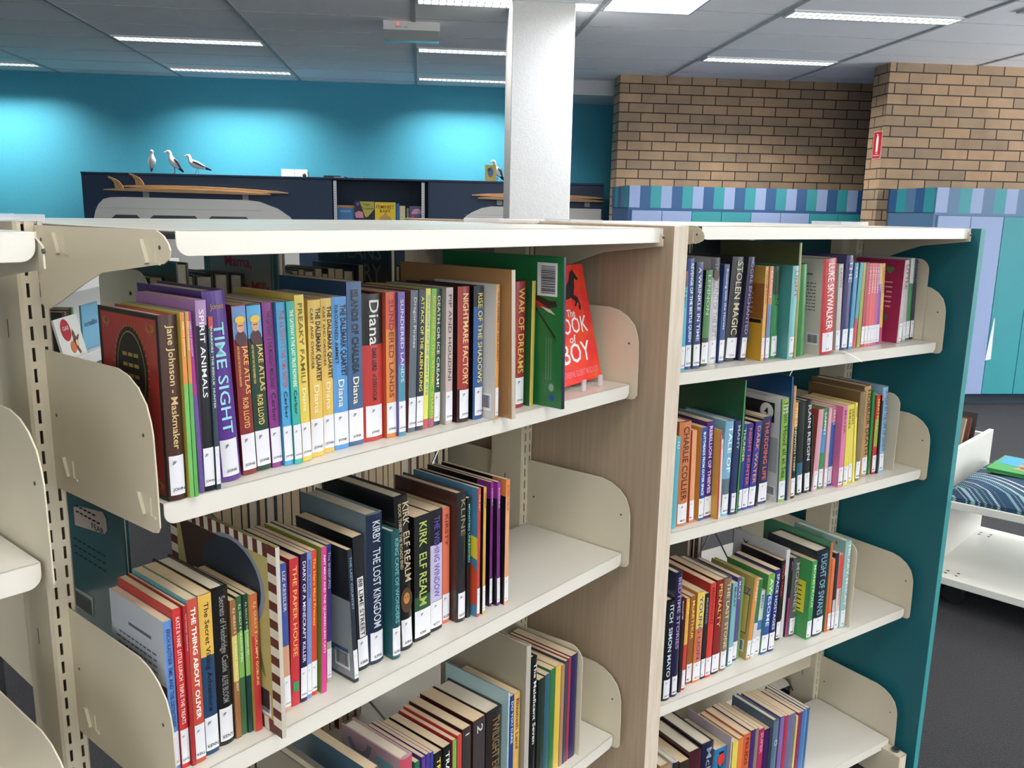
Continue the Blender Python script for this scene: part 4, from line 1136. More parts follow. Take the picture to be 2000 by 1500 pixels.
    if 'stripes' in o:
        g = B()
        n_ = 21
        wd = .017
        on_board(g, rect(wd, d - wd, wd, h - wd), 2, .0002)
        for a in range(n_):
            z0, z1 = h * a / n_, h * (a + 1) / n_
            for y0 in (0.0005, d - wd):
                on_board(g, [(y0, z0), (y0 + wd, z0 + .001), (y0 + wd, z1 + .001), (y0, z1)], a % 2)
            y0, y1 = wd + (d - 2 * wd) * a / n_, wd + (d - 2 * wd) * (a + 1) / n_
            for z in (0.0003, h - wd):
                on_board(g, [(y0, z), (y1, z), (y1 + .001, z + wd), (y0 + .001, z + wd)], a % 2)
        g.build('striped_border', [mat('5a2826', .5), mat('d8d0c0', .5), mat('b0a468', .6)], root)
        g = B()
        on_board(g, [(.1 + .075 * cos(a * pi / 12), h * .72 + .06 * sin(a * pi / 12)) for a in range(24)], 0, .0005)
        on_board(g, [(.1 + .067 * cos(a * pi / 12), h * .73 + .052 * sin(a * pi / 12)) for a in range(24)], 1, .0007)
        on_board(g, [(.05, h * .6), (.075, h * .66), (.06, h * .74), (.04, h * .7)], 2, .0009)
        on_board(g, [(.13, h * .5), (.2, h * .56), (.22, h * .93), (.12, h * .93)], 3, .0006)
        for k in range(7):
            on_board(g, [(.03 + .025 * k, .07 + .02 * (k % 3)), (.045 + .025 * k, .085 + .02 * (k % 3)), (.04 + .025 * k, .11 + .02 * (k % 3))], 4, .0006)
        on_board(g, rect(.024, .045, .03, .055), 5, .0008)
        g.build('cover_picture', [mat('8890a0', .5), mat('28303e', .5), mat('4a7088', .5), mat('3a2420', .5), mat('6a7038', .5), mat('30282a', .5)], root)
        barcode(root, .022, .02, .022, .03)
    if 'photo' in o:
        g = B()
        on_board(g, rect(0.0005, d - .004, 0.005, h * .62), 0, .0002)
        on_board(g, [(.04, h * .66), (.055, h * .8), (.075, h * .83), (.09, h * .78), (.07, h * .7)], 1)
        on_board(g, rect(.01, d - .02, h * .19, h * .24), 2)
        g.build('cover_picture', [mat('8a9098', .5), mat('6a6048', .5), mat('2c4c78', .5)], root)
    if 'diamond' in o:
        g = B()
        on_board(g, [(0.0005, h * .45), (.0005, h * .62), (.05, h * .66), (.04, h * .5)], 0)
        on_board(g, [(.0005, .02), (.05, .02), (.05, h * .4), (.02, h * .44), (.0005, h * .36)], 1)
        g.build('cover_picture', [mat('d8c838', .5), mat('c84828', .5)], root)
    if 'desert' in o:
        g = B()
        on_board(g, rect(0.0005, d, h * .45, h * .82), 0, .0002)
        on_board(g, rect(0.0005, d, 0.0005, h * .4), 1, .0002)
        on_board(g, [(.06 + .03 * cos(a * pi / 8), h * .83 + .03 * sin(a * pi / 8)) for a in range(16)], 2, .0004)
        on_board(g, rect(.005, .06, h * .4, h * .44), 3)
        for k in range(5):
            on_board(g, rect(.03, .06 - (k % 2) * .01, h * .5 + k * .01, h * .5 + k * .01 + .004), 4, .0005)
        on_board(g, rect(.035, .055, h * .17, h * .36), 5, .0005)
        g.build('cover_picture', [mat('8a5424', .5), mat('c09028', .5), mat('e0a040', .5), mat('1c1814', .5), mat('c8b090', .5), mat('5890b0', .5)], root)
        barcode(root, .05, .012, .02, .02)
    if 'heart' in o:
        g = B()
        on_board(g, [(.04, h * .83), (.052, h * .88), (.048, h * .92), (.041, h * .905), (.034, h * .92), (.028, h * .89)], 0)
        for k in range(6):
            on_board(g, rect(.03, .055 - (k % 3) * .005, h * .72 - k * .012, h * .72 - k * .012 + .0035), 1)
        on_board(g, [(.045 + .012 * cos(a * pi / 4), h * .3 + (.008 + .004 * (a % 2)) * sin(a * pi / 4)) for a in range(8)], 2)
        g.build('cover_picture', [mat('5a8a5a', .5), mat('e0a0b8', .5), mat('6a5a60', .5)], root)
        barcode(root, .055, .03, .022, .03)
    if 'mustard' in o:
        g = B()
        on_board(g, rect(.01, .045, h * .3, h * .78), 0)
        on_board(g, rect(.012, .043, h * .315, h * .765), 1, .0006)
        put_text(g, 'IE', lambda u, v: (-.0005, .06 - u, h * .85 + v), .03, .016, 2)
        put_text(g, 'REZ', lambda u, v: (-.0005, .045 - u, h * .77 + v), .035, .016, 3)
        g.build('cover_picture', [mat('8a4038', .5), mat('c0b060', .5), mat('d04030', .5), mat('3858a0', .5)], root)
        barcode(root, .012, .015, .035, .03)
    if 'birds' in o:
        g = B()
        for (y, z, k) in ((.04, h * .78, .9), (.13, h * .9, .8), (.09, h * .66, .5)):
            on_board(g, [(y - .012 * k, z + .01 * k), (y, z), (y + .013 * k, z + .012 * k), (y + .002, z - .006 * k), (y + .006 * k, z - .014 * k), (y - .002, z - .007 * k)])
        on_board(g, [(0.0005, .05), (.0005, h * .72), (.012, h * .66), (.03, h * .62), (.05, h * .6), (.06, .05)], 0, .0004)
        g.build('cover_picture', [mat('141414', .5)], root)
    if 'yellowpanel' in o:
        g = B()
        on_board(g, rect(.015, .075, h * .32, h * .72), 0)
        for k in range(6):
            on_board(g, rect(.025, .062 - (k % 2) * .01, h * .64 - k * .012, h * .64 - k * .012 + .003), 1, .0006)
        on_board(g, [(.06 + .02 * cos(a * pi / 6), h * .18 + .016 * sin(a * pi / 6)) for a in range(12)], 2)
        g.build('cover_picture', [mat('d8d038', .5), INK, mat('5a4028', .5)], root)
    if 'leaves' in o:
        g = B()
        rnd = random.Random(4)
        for k in range(9):
            y, z = rnd.uniform(.01, .1), rnd.uniform(h * .55, h * .95)
            on_board(g, [(y, z), (y + .004, z + .006), (y + .002, z + .012), (y - .003, z + .007)])
        g.build('leaf_pattern', mat('c03028', .5), root)
    if 'racers' in o:
        g = B()
        for k in range(14):
            for j in range(2):
                if (k + j) % 2 == 0:
                    on_board(g, rect(.002 + k * .006, .008 + k * .006, h - .008 - j * .006, h - .002 - j * .006), 0)
        for k, (y, z) in enumerate(((.02, h - .035), (.04, h - .03), (.06, h - .034))):
            on_board(g, [(y + .009 * cos(a * pi / 6), z + .012 * sin(a * pi / 6)) for a in range(12)], 1 + k)
        g.build('cover_picture', [mat('e0e0e0', .5), mat('c83028', .5), mat('e0c090', .5), mat('3870b0', .5)], root)
    if 'swirl' in o:
        g = B()
        for k in range(12):
            a0, a1 = radians(180 + k * 14), radians(194 + k * 14)
            on_board(g, [(.1 + .03 * cos(a0), h - .01 + .03 * sin(a0)), (.1 + .03 * cos(a1), h - .01 + .03 * sin(a1)), (.1 + .02 * cos(a1), h - .008 + .02 * sin(a1)), (.1 + .02 * cos(a0), h - .008 + .02 * sin(a0))], 0)
        on_board(g, rect(.02, .06, h - .03, h - .018), 1)
        g.build('swirl_pattern', [mat('7a7880', .5), mat('6aa0a0', .5)], root)
    if 'ring' in o or 'dot' in o or 'medal' in o or 'logo' in o:
        g = B()
        c_, z_, r_ = t / 2, h * (.84 if 'medal' in o or 'dot' in o else .7), t * .3
        if 'logo' in o:
            g.face([(t * .2, -.0006, .02), (t * .8, -.0006, .02), (t * .8, -.0006, .034), (t * .2, -.0006, .034)])
        elif 'ring' in o:
            for k in range(16):
                a0, a1 = k * pi / 8, (k + 1) * pi / 8
                g.face([(c_ + r_ * cos(a0), -.0006, z_ + r_ * 1.5 * sin(a0)), (c_ + r_ * cos(a1), -.0006, z_ + r_ * 1.5 * sin(a1)), (c_ + r_ * .75 * cos(a1), -.0006, z_ + r_ * 1.2 * sin(a1)), (c_ + r_ * .75 * cos(a0), -.0006, z_ + r_ * 1.2 * sin(a0))])
        else:
            g.face([(c_ + r_ * cos(k * pi / 8), -.0006, z_ + r_ * 1.3 * sin(k * pi / 8)) for k in range(16)])
        g.build('spine_emblem', mat('5a4434' if 'medal' in o else 'c83028' if 'dot' in o else '2c8a58' if 'logo' in o else 'd8dce0', .5), root)
    if 'box' in o:
        g = B()
        on_board(g, rect(.0005, .004, 0, h), 3, .0002)
        on_board(g, rect(.02, d, h * .76, h - .012), 0)
        on_board(g, [(.042 + .019 * cos(a * pi / 10), h * .86 + .019 * sin(a * pi / 10)) for a in range(20)], 1, .0006)
        put_text(g, '4', lambda u, v: (-.0009, .049 - u, h * .86 - .008 + v), .012, .016, 0)
        on_board(g, rect(.008, .03, h * .28, h * .62), 2)
        g.build('cover_picture', [mat('16181a', .5), mat('d0d0cc', .5), mat('9aa0a4', .5), mat('4a68a0', .5)], root)
        g = B()
        for k, w_ in enumerate(('read', 'hear', '& GO')):
            put_text(g, w_, lambda u, v: (t * .15 + u, -.0008, h * (.93 - .035 * k) + v), t * .6, .006)
        g.build('lettering', mat('e8f0e0', .5), root)
        barcode(root, .01, .01, .03, .025)
    return root


for sh, rows in BOOKS.items():
    for i, r in enumerate(rows):
        make_book(sh, i, r)

# ---- books of the other side of the bays, fore-edges towards the camera
REAR_NAME = {'A1': 'near-bay rear top shelf', 'A2': 'near-bay rear middle shelf', 'B1': 'far-bay rear top shelf', 'B2': 'far-bay rear second shelf'}


def rear_book(shelf, idx, s, t, h, d, col, desc):
    root = thing('book', '%s, %s along %s' % (desc, ORD(idx + 1), REAR_NAME[shelf]), 'book', FP(shelf[0], s + t, -.562, ZS[shelf] + .0004), FR[shelf[0]][1] + pi, 'books on the rear shelves')
    book_body(root, t, h, d, t > .02 or h > .22, col, col)
    return root



_rnd = random.Random(11)
RC = ['5a4638', '2a2a30', '6a2428', '28405a', '3c5a44', 'a89878', '1c1c20', '744a2c', '50406a', '8a8478']
RN = ['paperback with its fore-edge outward', 'book turned with its pages outward', 'closed book seen from its page edge']


def rear_fill(shelf, s0, s1, start):
    s, k = s0, start
    while s < s1:
        t = _rnd.choice((.012, .015, .018, .022, .026))
        h = _rnd.choice((.19, .195, .198, .198, .2, .205))
        c = _rnd.choice(RC)
        rear_book(shelf, k, s, t, h, .129 if h < .202 else .14, c, _rnd.choice(RN))
        s += t + .0008
        k += 1
    return k


REAR_NAME.update({'A3': 'near-bay rear lower shelf', 'B3': 'far-bay rear third shelf'})
k = 0
for (s, t, h, d, c, n) in ((.218, .02, .198, .13, '28382c', 'bottle green book with pages outward'), (.24, .02, .222, .17, '4c5238', 'tall moss green book standing over its neighbours'),
                          (.262, .03, .2, .13, '6a5a44', 'brown book with pages outward'), (.294, .03, .198, .13, '404448', 'grey book with pages outward'), (.326, .026, .2, .13, '56503c', 'khaki book with pages outward'), (.354, .024, .198, .13, '4a4a40', 'drab book with pages outward')):
    rear_book('A1', k, s, t, h, d, c, n)
    k += 1
mama = rear_book('A1', k, .383, .012, .25, .225, '9a9c98', 'tall picture book with a teal border and red title')
m = B()
xx = .0125
for q in ((.004, .014, .004, .246), (.211, .221, .004, .246), (.018, .021, .004, .246), (.204, .207, .004, .246)):
    m.face([(xx, q[0], q[2]), (xx, q[1], q[2]), (xx, q[1], q[3]), (xx, q[0], q[3])])
m.build('border', mat('2a6a70', .5), mama)
m = B()
put_text(m, 'Mama,', lambda u, v: (xx, .07 + u, .205 + v), .08, .022)
put_text(m, 'Drinks Milk', lambda u, v: (xx, .055 + u, .165 + v), .145, .022)
m.build('title', mat('b02438', .5), mama)
k = rear_fill('A1', .4, .62, k + 1)
dk = rear_book('A1', k, .628, .014, .262, .215, '16181a', 'large black picture book with grey capitals')
m = B()
put_text(m, 'MEANS', lambda u, v: (.0145, .06 + u, .215 + v), .13, .028)
put_text(m, 'RY', lambda u, v: (.0145, .14 + u, .175 + v), .05, .032)
m.build('title', mat('6a6c6e', .5), dk)
for (s, t, h, d, c, n) in ((.645, .016, .22, .15, '1a1a1c', 'black hardback with pages outward'), (.668, .02, .225, .16, '20201e', 'charcoal hardback with pages outward'), (.7, .03, .2, .13, '5a4638', 'tan paperback with pages outward')):
    k += 1
    rear_book('A1', k, s, t, h, d, c, n)
te = rear_book('A2', 0, .098, .008, .222, .245, '1f5860', 'wide teal picture book with a pink speech panel')
m = B()
xx = .0085
m.face([(xx, .085 + p[0], .155 + p[1]) for p in [(0, 0), (.1, .012), (.11, .02), (.11, .038), (.1, .046), (.01, .034), (0, .028)]])
m.build('speech_panel', mat('a89890', .5), te)
m = B()
put_text(m, 'FEAR', lambda u, v: (xx + .0004, .145 + u, .166 + v), .04, .009)
for r_ in range(2):
    for j in range(6 - r_):
        m.face([(xx + .0004, .093 + j * .014 + a, .178 + r_ * .009 + b) for a, b in ((0, 0), (.011, .001), (.011, .004), (0, .003))])
for r_ in range(3):
    for j in range(7):
        m.face([(xx, .075 + j * .016 + a, .13 - r_ * .012 + b) for a, b in ((0, 0), (.012, .001), (.012, .004), (0, .003))])
m.build('lettering', mat('142428', .6), te)
m = B()
m.face([(xx, .06, .012), (xx, .125, .018), (xx, .128, .05), (xx, .06, .046)])
o = m.build('barcode_label', mat('8a9490', .5), te)
m = B()
for j in range(16):
    a = .064 + j * .0036
    m.face([(xx + .0004, a, .016), (xx + .0004, a + .002, .016), (xx + .0004, a + .002, .042), (xx + .0004, a, .042)])
m.build('bars', INK, o)
rear_fill('A2', .3, .86, 1)
rear_fill('A3', .25, .6, 0)
k = 0
for (s, t, h, d, c, n) in ((.14, .012, .255, .24, '18141a', 'tall black picture book'), (.16, .01, .25, .24, '1c1820', 'tall plum black picture book'), (.34, .012, .262, .24, '201418', 'tall maroon black picture book'),
                          (.5, .014, .25, .22, '1a1c28', 'tall midnight blue picture book'), (.62, .02, .2, .13, '2a2c30', 'charcoal book with pages outward'), (.7, .02, .2, .13, '34363a', 'grey book with pages outward')):
    rear_book('B1', k, s, t, h, d, c, n)
    k += 1
k = 0
for (s, t, h, d, c, n) in ((.3, .012, .26, .23, '244a30', 'tall forest green picture book'), (.52, .02, .25, .2, '8a8074', 'tall beige picture book'), (.545, .016, .255, .2, '746a60', 'tall taupe picture book'), (.57, .016, .245, .19, '5a4a3c', 'tall brown picture book')):
    rear_book('B2', k, s, t, h, d, c, n)
    k += 1
k = 0
for (s, t, h, d, c, n) in ((.1, .012, .24, .22, '18181a', 'wide black album'), (.16, .012, .25, .24, '141c28', 'wide midnight blue album'), (.42, .014, .25, .22, '8a8478', 'tall stone grey album'), (.44, .012, .255, .22, '6a2a2a', 'tall russet album'), (.46, .016, .25, .22, '948c80', 'tall pale grey album')):
    rear_book('B3', k, s, t, h, d, c, n)
    k += 1


# ------------------------------------------------------------------ bookends
def bookend(key, s, shelf, label, h=.2, n1=-.03):
    t = thing('bookend', label, 'bookend', FP(key, s, 0, ZS[shelf] + .0004), FR[key][1], 'white steel bookends')
    d0 = -n1
    pts = [(d0, 0), (.2, 0), (.2, h * .8)] + [(.2 - .02 + .02 * cos(radians(a)), h * .97 - .02 + .02 * sin(radians(a))) for a in range(0, 91, 30)] + [(d0 + .03 + .03 * cos(radians(a)), h - .03 + .03 * sin(radians(a))) for a in range(90, 181, 15)]
    B().prism(pts, 0, .0014, 'x').build('upright_plate', CREAM, t)
    B().box(.0014, min(.05, .9 - s), d0 + .03, .18, 0, .0012).build('base_plate', CREAM, t)
    return t


bookend('A', .8005, 'A3', 'white steel bookend against the last slim books on the near-bay lower shelf', .225, -.012)
bookend('B', .8978, 'B1', 'rounded white bookend at the end of the far-bay top shelf', .205, -.04)
bookend('B', .822, 'B2', 'rounded white bookend at the end of the far-bay second shelf', .2, -.03)
bookend('B', .675, 'B3', 'rounded white bookend at the end of the far-bay third shelf', .225, -.01)

t = thing('bookend', 'white steel bookend on the near-bay rear shelf, seen behind the red hardback', 'bookend', FP('A', .172, 0, ZS['A1'] + .0004), FR['A'][1], 'white steel bookends')
B().prism([(.34, 0), (.5, 0)] + arc(.475, .19, .025, 0, 90, 6) + arc(.38, .18, .035, 90, 180, 6) + [(.34, .1)], 0, .0014, 'x').build('upright_plate', CREAM, t)
B().box(-.05, 0, .36, .48, 0, .0012).build('base_plate', CREAM, t)
B().tube([(-.0008, .4, .18), (.0022, .4, .18)], .003, 8).build('screw_hole', DARK, t)

# ribbon hanging from the green book
rb = B()
pth = [(0, .012, .003), (.0, -.012, .003), (.02, -.034, .004), (.045, -.044, -.008), (.07, -.05, -.022)]
for a, b in zip(pth[:-1], pth[1:]):
    rb.face([a, b, (b[0] + .004, b[1] + .002, b[2] + .001), (a[0] + .004, a[1] + .002, a[2] + .001)])
tag(rb.build('ribbon', mat('e8e4d8', .6), None, loc=FP('B', .5, -.03, ZS['B1'] + .001), rotz=FR['B'][1]), 'cream bookmark ribbon hanging over the lip of the far-bay top shelf', 'ribbon')

# face-out red book on a clear stand
ang = radians(14)
rot = FR['A'][1] + radians(6)
st = thing('display_stand', 'clear acrylic stand holding the red book face outward', 'display stand', FP('A', .815, -.055, ZS['A1'] + .0006), rot)
s_ = B()
for x in (-.03, .03):
    s_.box(x - .006, x + .006, -.03, .075, 0, .003)
    s_.box(x - .006, x + .006, -.03, -.027, 0, .02)
    s_.prism([(.036, .003), (.039, .003), (.075, .14), (.072, .14)], x - .006, x + .006, 'x')
s_.build('frame', CLEAR, st)
bk = thing('book', 'red book standing face outward with a black horse and white hand lettering', 'book', FP('A', .816, -.047, ZS['A1'] + .0095), rot)
bk.rotation_euler = (Matrix.Rotation(rot, 3, 'Z') @ Matrix.Rotation(-ang, 3, 'X')).to_euler()
bw, bh = .146, .212
m = B()
m.box(-bw / 2, bw / 2, 0, .002, 0, bh).box(-bw / 2, bw / 2, .018, .02, 0, bh).box(-bw / 2, -bw / 2 + .002, .002, .018, 0, bh)
m.build('cover', noise_mat('red_orange_cover', [(.35, 'e0202c'), (.6, 'e84428'), (.75, 'e0602c')], 30, .45), bk)
B().box(-bw / 2 + .002, bw / 2 - .003, .002, .018, .003, bh - .003).build('pages', PAGES_W, bk)
m = B()
for w_, x, z, ww, hh in (('The', -.012, .118, .028, .014), ('BOOK', -.055, .088, .108, .03), ('of', -.018, .072, .022, .014), ('BOY', -.05, .036, .096, .036)):
    put_text(m, w_, lambda u, v: (x + u, -.0006, z + v), ww, hh)
m.build('title', mat('f4f0f0', .5), bk)
m = B()
put_text(m, 'CATHERINE GILBERT MURDOCK', lambda u, v: (-.066 + u, -.0006, .012 + v), .13, .011)
m.build('author', mat('f08088', .5), bk)
m = B()


def horse(pts):
    m.face([(p[0], -.0006, p[1]) for p in pts])


horse([(-.04, .165), (-.02, .178), (.005, .176), (.015, .185), (.024, .2), (.03, .2), (.032, .205), (.035, .2), (.048, .186), (.044, .182), (.034, .187), (.03, .17), (.022, .155), (.0, .15), (-.03, .15)])
horse([(.016, .16), (.024, .155), (.034, .145), (.024, .135), (.02, .137), (.027, .145), (.014, .152)])
horse([(.022, .158), (.036, .152), (.042, .135), (.038, .128), (.034, .13), (.036, .14), (.03, .148)])
horse([(-.038, .156), (-.03, .15), (-.034, .138), (-.046, .132), (-.046, .136), (-.038, .14)])
m.build('horse_picture', mat('141618', .5), bk)

# ------------------------------------------------------------------ a white display shelf behind the bays
ds = thing('display_shelf', 'low white display shelf seen through the gap beside the steel post', 'display shelf', (-1.2, 2.8, 0), radians(90))
d = B()
d.box(-.4, 1.6, 0, .3, .9, .92).box(-.4, 1.6, -.01, .0, 0.945, 0.99).box(-.4, 1.6, .0, .3, 0.945, 0.955).box(-.4, 1.6, -.01, .0, 1.215, 1.262).box(-.4, 1.6, 0, .3, 1.25, 1.262).box(-.4, -.38, 0, .3, .9, 1.262).box(1.58, 1.6, 0, .3, .9, 1.262).box(-.38, 1.58, .28, .3, .9, 1.25)
d.build('frame', mat('dcdcd8', .4), ds, bevel=.003)
for x in (-.38, 1.58):
    for y in (.03, .27):
        B().tube([(x, y, 0), (x, y, .9)], .012, 10).build('leg', mat('b8babc', .25, .9), ds, True)
ca, sa = cos(radians(90)), sin(radians(90))


def dsp(x, y, z):
    return (-1.2 + ca * x - sa * y, 2.8 + sa * x + ca * y, z)


sq = thing('book', 'white picture book with a brown squirrel and red banner, on the white display shelf', 'book', dsp(.25, .02, 0.957), radians(90))
sq.rotation_euler = (Matrix.Rotation(radians(90), 3, 'Z') @ Matrix.Rotation(radians(-12), 3, 'X')).to_euler()
B().box(0, .2, 0, .008, 0, .17).build('cover', mat('dcdcd4', .4), sq, bevel=.001)
m = B()
for k_, (pts, mi) in enumerate(((arc(.075, .125, .04, 0, 360, 16), 0), (arc(.13, .075, .022, 0, 360, 12), 1), (arc(.125, .103, .013, 0, 360, 12), 1), (arc(.138, .07, .012, 0, 360, 12), 2), (arc(.098, .06, .022, 0, 360, 12), 3), ([(.12, .112), (.124, .124), (.13, .115)], 1), ([(.15, .08), (.168, .095), (.165, .1), (.145, .09)], 1), ([(.12, .055), (.14, .03), (.15, .035), (.135, .06)], 1))):
    m.face([(p[0], -.0006 - k_ * .0002, p[1]) for p in pts], mi)
m.build('cover_picture', [mat('a8242c', .5), mat('6a4434', .5), mat('d8b890', .5), mat('c06a3c', .5)], sq)
m = B()
put_text(m, 'CLAUS', lambda u, v: (.048 + u, -.0028, .125 + v), .05, .014)
m.build('title', mat('e8e0e0', .5), sq)
for i, (x, t_, h, c, n) in enumerate(((-.15, .02, .165, '2a2024', 'dark brown book on the white display shelf'), (-.125, .018, .165, '7a8088', 'grey book on the white display shelf'), (-.104, .02, .17, '6a2420', 'dark red book on the white display shelf'), (-.08, .02, .17, '243028', 'black green book on the white display shelf'), (-.057, .018, .172, '58b848', 'bright green book on the white display shelf'))):
    o = thing('book', n, 'book', dsp(x + .64, .12, 0.957), radians(90), 'books on the white display shelf')
    book_body(o, t_, h, .14, False, c, c)
bl = thing('book', 'pale blue picture book facing outward on the white display shelf', 'book', dsp(.62, .1, 0.957), radians(90))
B().box(0, .17, 0, .008, 0, .175).build('cover', mat('78b0cc', .4), bl, bevel=.001)
m = B()
put_text(m, 'incredible', lambda u, v: (.02 + u, -.0006, .09 + v), .13, .022)
m.build('title', mat('18384c', .5), bl)

# ------------------------------------------------------------------ navy storage wall
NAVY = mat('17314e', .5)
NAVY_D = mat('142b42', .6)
nv = thing('storage_unit', 'long navy storage wall under the blue wall with a recessed book bay', 'storage unit', (0, 9.0, 0))
b = B()
b.box(-3.32, -.9, 0, .57, 0, 1.8).box(.07, 1.9, 0, .57, 0, 1.8)
b.build('cupboard', NAVY, nv, bevel=.004)
B().box(-3.32, 1.9, -.012, .57, 1.8, 1.82).build('worktop', NAVY, nv, bevel=.002)
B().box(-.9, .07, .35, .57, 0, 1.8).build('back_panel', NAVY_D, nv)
B().box(-.9, .07, .0, .35, 1.24, 1.26).box(-.9, .07, -.01, .0, 1.24, 1.33).build('book_ledge', NAVY, nv)
for x in (-.87, .02):
    r_ = B().box(x - .015, x + .015, .02, .03, .3, 1.79)
    o = r_.build('rail', mat('b8bcc0', .35, .7), nv)
    h = B()
    for k in range(24):
        for q in (-.006, .006):
            h.box(x + q - .002, x + q + .002, .0192, .0202, 1.2 + k * .025, 1.214 + k * .025)
    h.build('groove', mat('20262c', .6), o)


def face_book(x0, x1, ztop, col, label, y=9.1, h=.26, txt=(), extra=None, z0=None):
    z0 = ztop - h if z0 is None else z0
    o = thing('book', label, 'book', ((x0 + x1) / 2, y, 1.262), 0, 'picture books in the navy bay')
    w_ = x1 - x0
    c = B()
    c.box(-w_ / 2, w_ / 2, 0, .002, 0, ztop - 1.262).box(-w_ / 2, w_ / 2, .012, .014, 0, ztop - 1.262).box(-w_ / 2, -w_ / 2 + .002, .002, .012, 0, ztop - 1.262)
    c.build('cover', mat(col, .4), o)
    B().box(-w_ / 2 + .002, w_ / 2 - .003, .002, .012, .003, ztop - 1.265).build('pages', PAGES_W, o)
    for (w, dx, dz, tw_, th_, tc) in txt:
        m = B()
        put_text(m, w, lambda u, v: (dx + u, -.001, ztop - 1.262 + dz + v), tw_, th_)
        m.build('title', mat(tc, .5), o)
    if extra:
        for pts, c_ in extra:
            m = B()
            m.face([(p[0], -.0007, ztop - 1.262 + p[1]) for p in pts])
            m.build('cover_picture', mat(c_, .5), o)
    return o


face_book(-.88, -.685, 1.548, '3c78b0', 'blue picture book with an orange top edge in the navy bay', extra=[([(-.097, -.022), (.097, -.022), (.097, -.003), (-.097, -.003)], 'd89030'), ([(-.05, -.07), (.06, -.07), (.06, -.05), (-.05, -.05)], '6aa0c8')])
face_book(-.683, -.475, 1.593, '1c1830', 'dark picture book with a green triangle and a pink creature', y=9.07, txt=[('Night', -.01, -.05, .07, .025, '3a4020'), ('Creatures', -.03, -.085, .12, .025, '3a4020')],
          extra=[([(-.05, -.004), (.1, -.004), (.1, -.08), (.03, -.16), (.005, -.16)], 'b8b050'), ([(-.1, -.12), (-.06, -.1), (-.02, -.11), (-.01, -.17), (-.09, -.17)], 'd890a8'), ([(-.09, -.03), (-.07, -.01), (-.05, -.03), (-.07, -.05)], '6a5090')])
face_book(-.473, -.262, 1.585, 'e8c81c', 'yellow picture book with brown capitals in the navy bay', y=9.05, txt=[('FEMINIST', -.09, -.065, .18, .035, '6a3010'), ('BABY', -.055, -.105, .11, .033, '6a3010')],
          extra=[([(.07 * cos(a * pi / 8), -.2 + .075 * sin(a * pi / 8)) for a in range(9)], 'c89858'), ([(-.02, -.125), (.0, -.11), (.02, -.125), (.0, -.12)], 'b02830')])
face_book(-.258, -.225, 1.575, '2468a8', 'narrow blue book beside the yellow one in the navy bay', y=9.1)
face_book(-.222, -.165, 1.553, 'd8d0a0', 'cream and yellow book in the navy bay', y=9.12)
face_book(-.15, -.125, 1.53, 'a0a070', 'narrow olive book in the navy bay', y=9.12)
face_book(-.12, .04, 1.552, '50507a', 'slate purple picture book with a pink arch in the navy bay', y=9.08, extra=[([(.06 * cos(a * pi / 8), -.08 + .055 * sin(a * pi / 8)) for a in range(9)], 'c890b0'), ([(-.06, -.12), (-.03, -.12), (-.03, -.08), (-.06, -.08)], 'b04060')])

VAN = mat('d8d6d2', .45)


def van(x0, x1, label, left=True):
    t = thing('van_cutout', label, 'cutout', (x0, 8.975, 0), 0, 'white van cutouts on the navy wall')
    L = x1 - x0
    p = [(.0, .75), (L, .75), (L, 1.3)]
    p += ([(L - .08, 1.42), (L - .2, 1.5), (L - .38, 1.565), (L - .5, 1.578)] if left else [(L, 1.56)])
    p += [(.3, 1.585), (.17, 1.58), (.1, 1.56), (.05, 1.51), (.02, 1.45), (0, 1.38)] if left else [(.3, 1.565), (.2, 1.545), (.1, 1.5), (.04, 1.46), (.0, 1.4)]
    B().prism(p, 0, .02, 'y').build('panel', VAN, t, bevel=.003)
    g = B()
    for a, b_ in (((.16, .44), (.52, 1.0), (1.08, 1.5)) if left else ((.2, .6), (.7, 1.2))):
        g.prism([(a, 1.18), (b_, 1.18), (b_, 1.38), (b_ - .03, 1.412), (a + .05, 1.412), (a, 1.37)], -.004, 0, 'y')
    g.build('window', mat('3a4048', .3), t)
    B().box(.02, L - .35, -.0015, 0, 1.474, 1.477).build('seam', mat('a8a4a0', .6), t)
    r_ = B()
    for x in ((.48, 1.44) if left else (.36, .95, 1.28)):
        r_.box(x, x + .055, .004, .02, 1.58, 1.65)
    r_.build('roof_rack', mat('8a8c8e', .4), t)
    return t


van(-3.22, -1.24, 'white van cutout with dark windows on the navy wall, under two surfboards')
van(.42, 1.88, 'white van cutout on the navy wall, partly behind the column', False)


def surfboard(x0, x1, z0, z1, y, fin, label):
    t = thing('surfboard', label, 'surfboard', (x0, y, 0), 0, 'plywood surfboards on the van roofs')
    L = x1 - x0
    n = 16
    up = [(L * k / n, z0 + (z1 - z0) * k / n + .025 * sin(pi * k / n) ** .6 + .008) for k in range(n + 1)]
    lo = [(L * k / n, z0 + (z1 - z0) * k / n - .012 * sin(pi * k / n) ** .6 + .006 * sin(pi * k / n)) for k in range(n, -1, -1)]
    B().prism(up + lo, -.012, .012, 'y').build('board', PLY, t, bevel=.002)
    if fin:
        f = [(fin + a, z0 + .02 + b_) for a, b_ in ((.09, 0), (.08, .03), (.05, .07), (-.01, .1), (-.045, .115), (-.05, .1), (-.02, .085), (.005, .05), (.012, 0))]
        o = B().prism(f, -.008, .008, 'y').build('fin', PLY, t)
        B().prism([(fin + a, z0 + .02 + b_) for a, b_ in ((.05, .005), (.053, .005), (.04, .045), (.005, .08), (.003, .078), (.037, .043))], -.009, -.008, 'y').build('grain_line', mat('6a4c2c', .6), o)


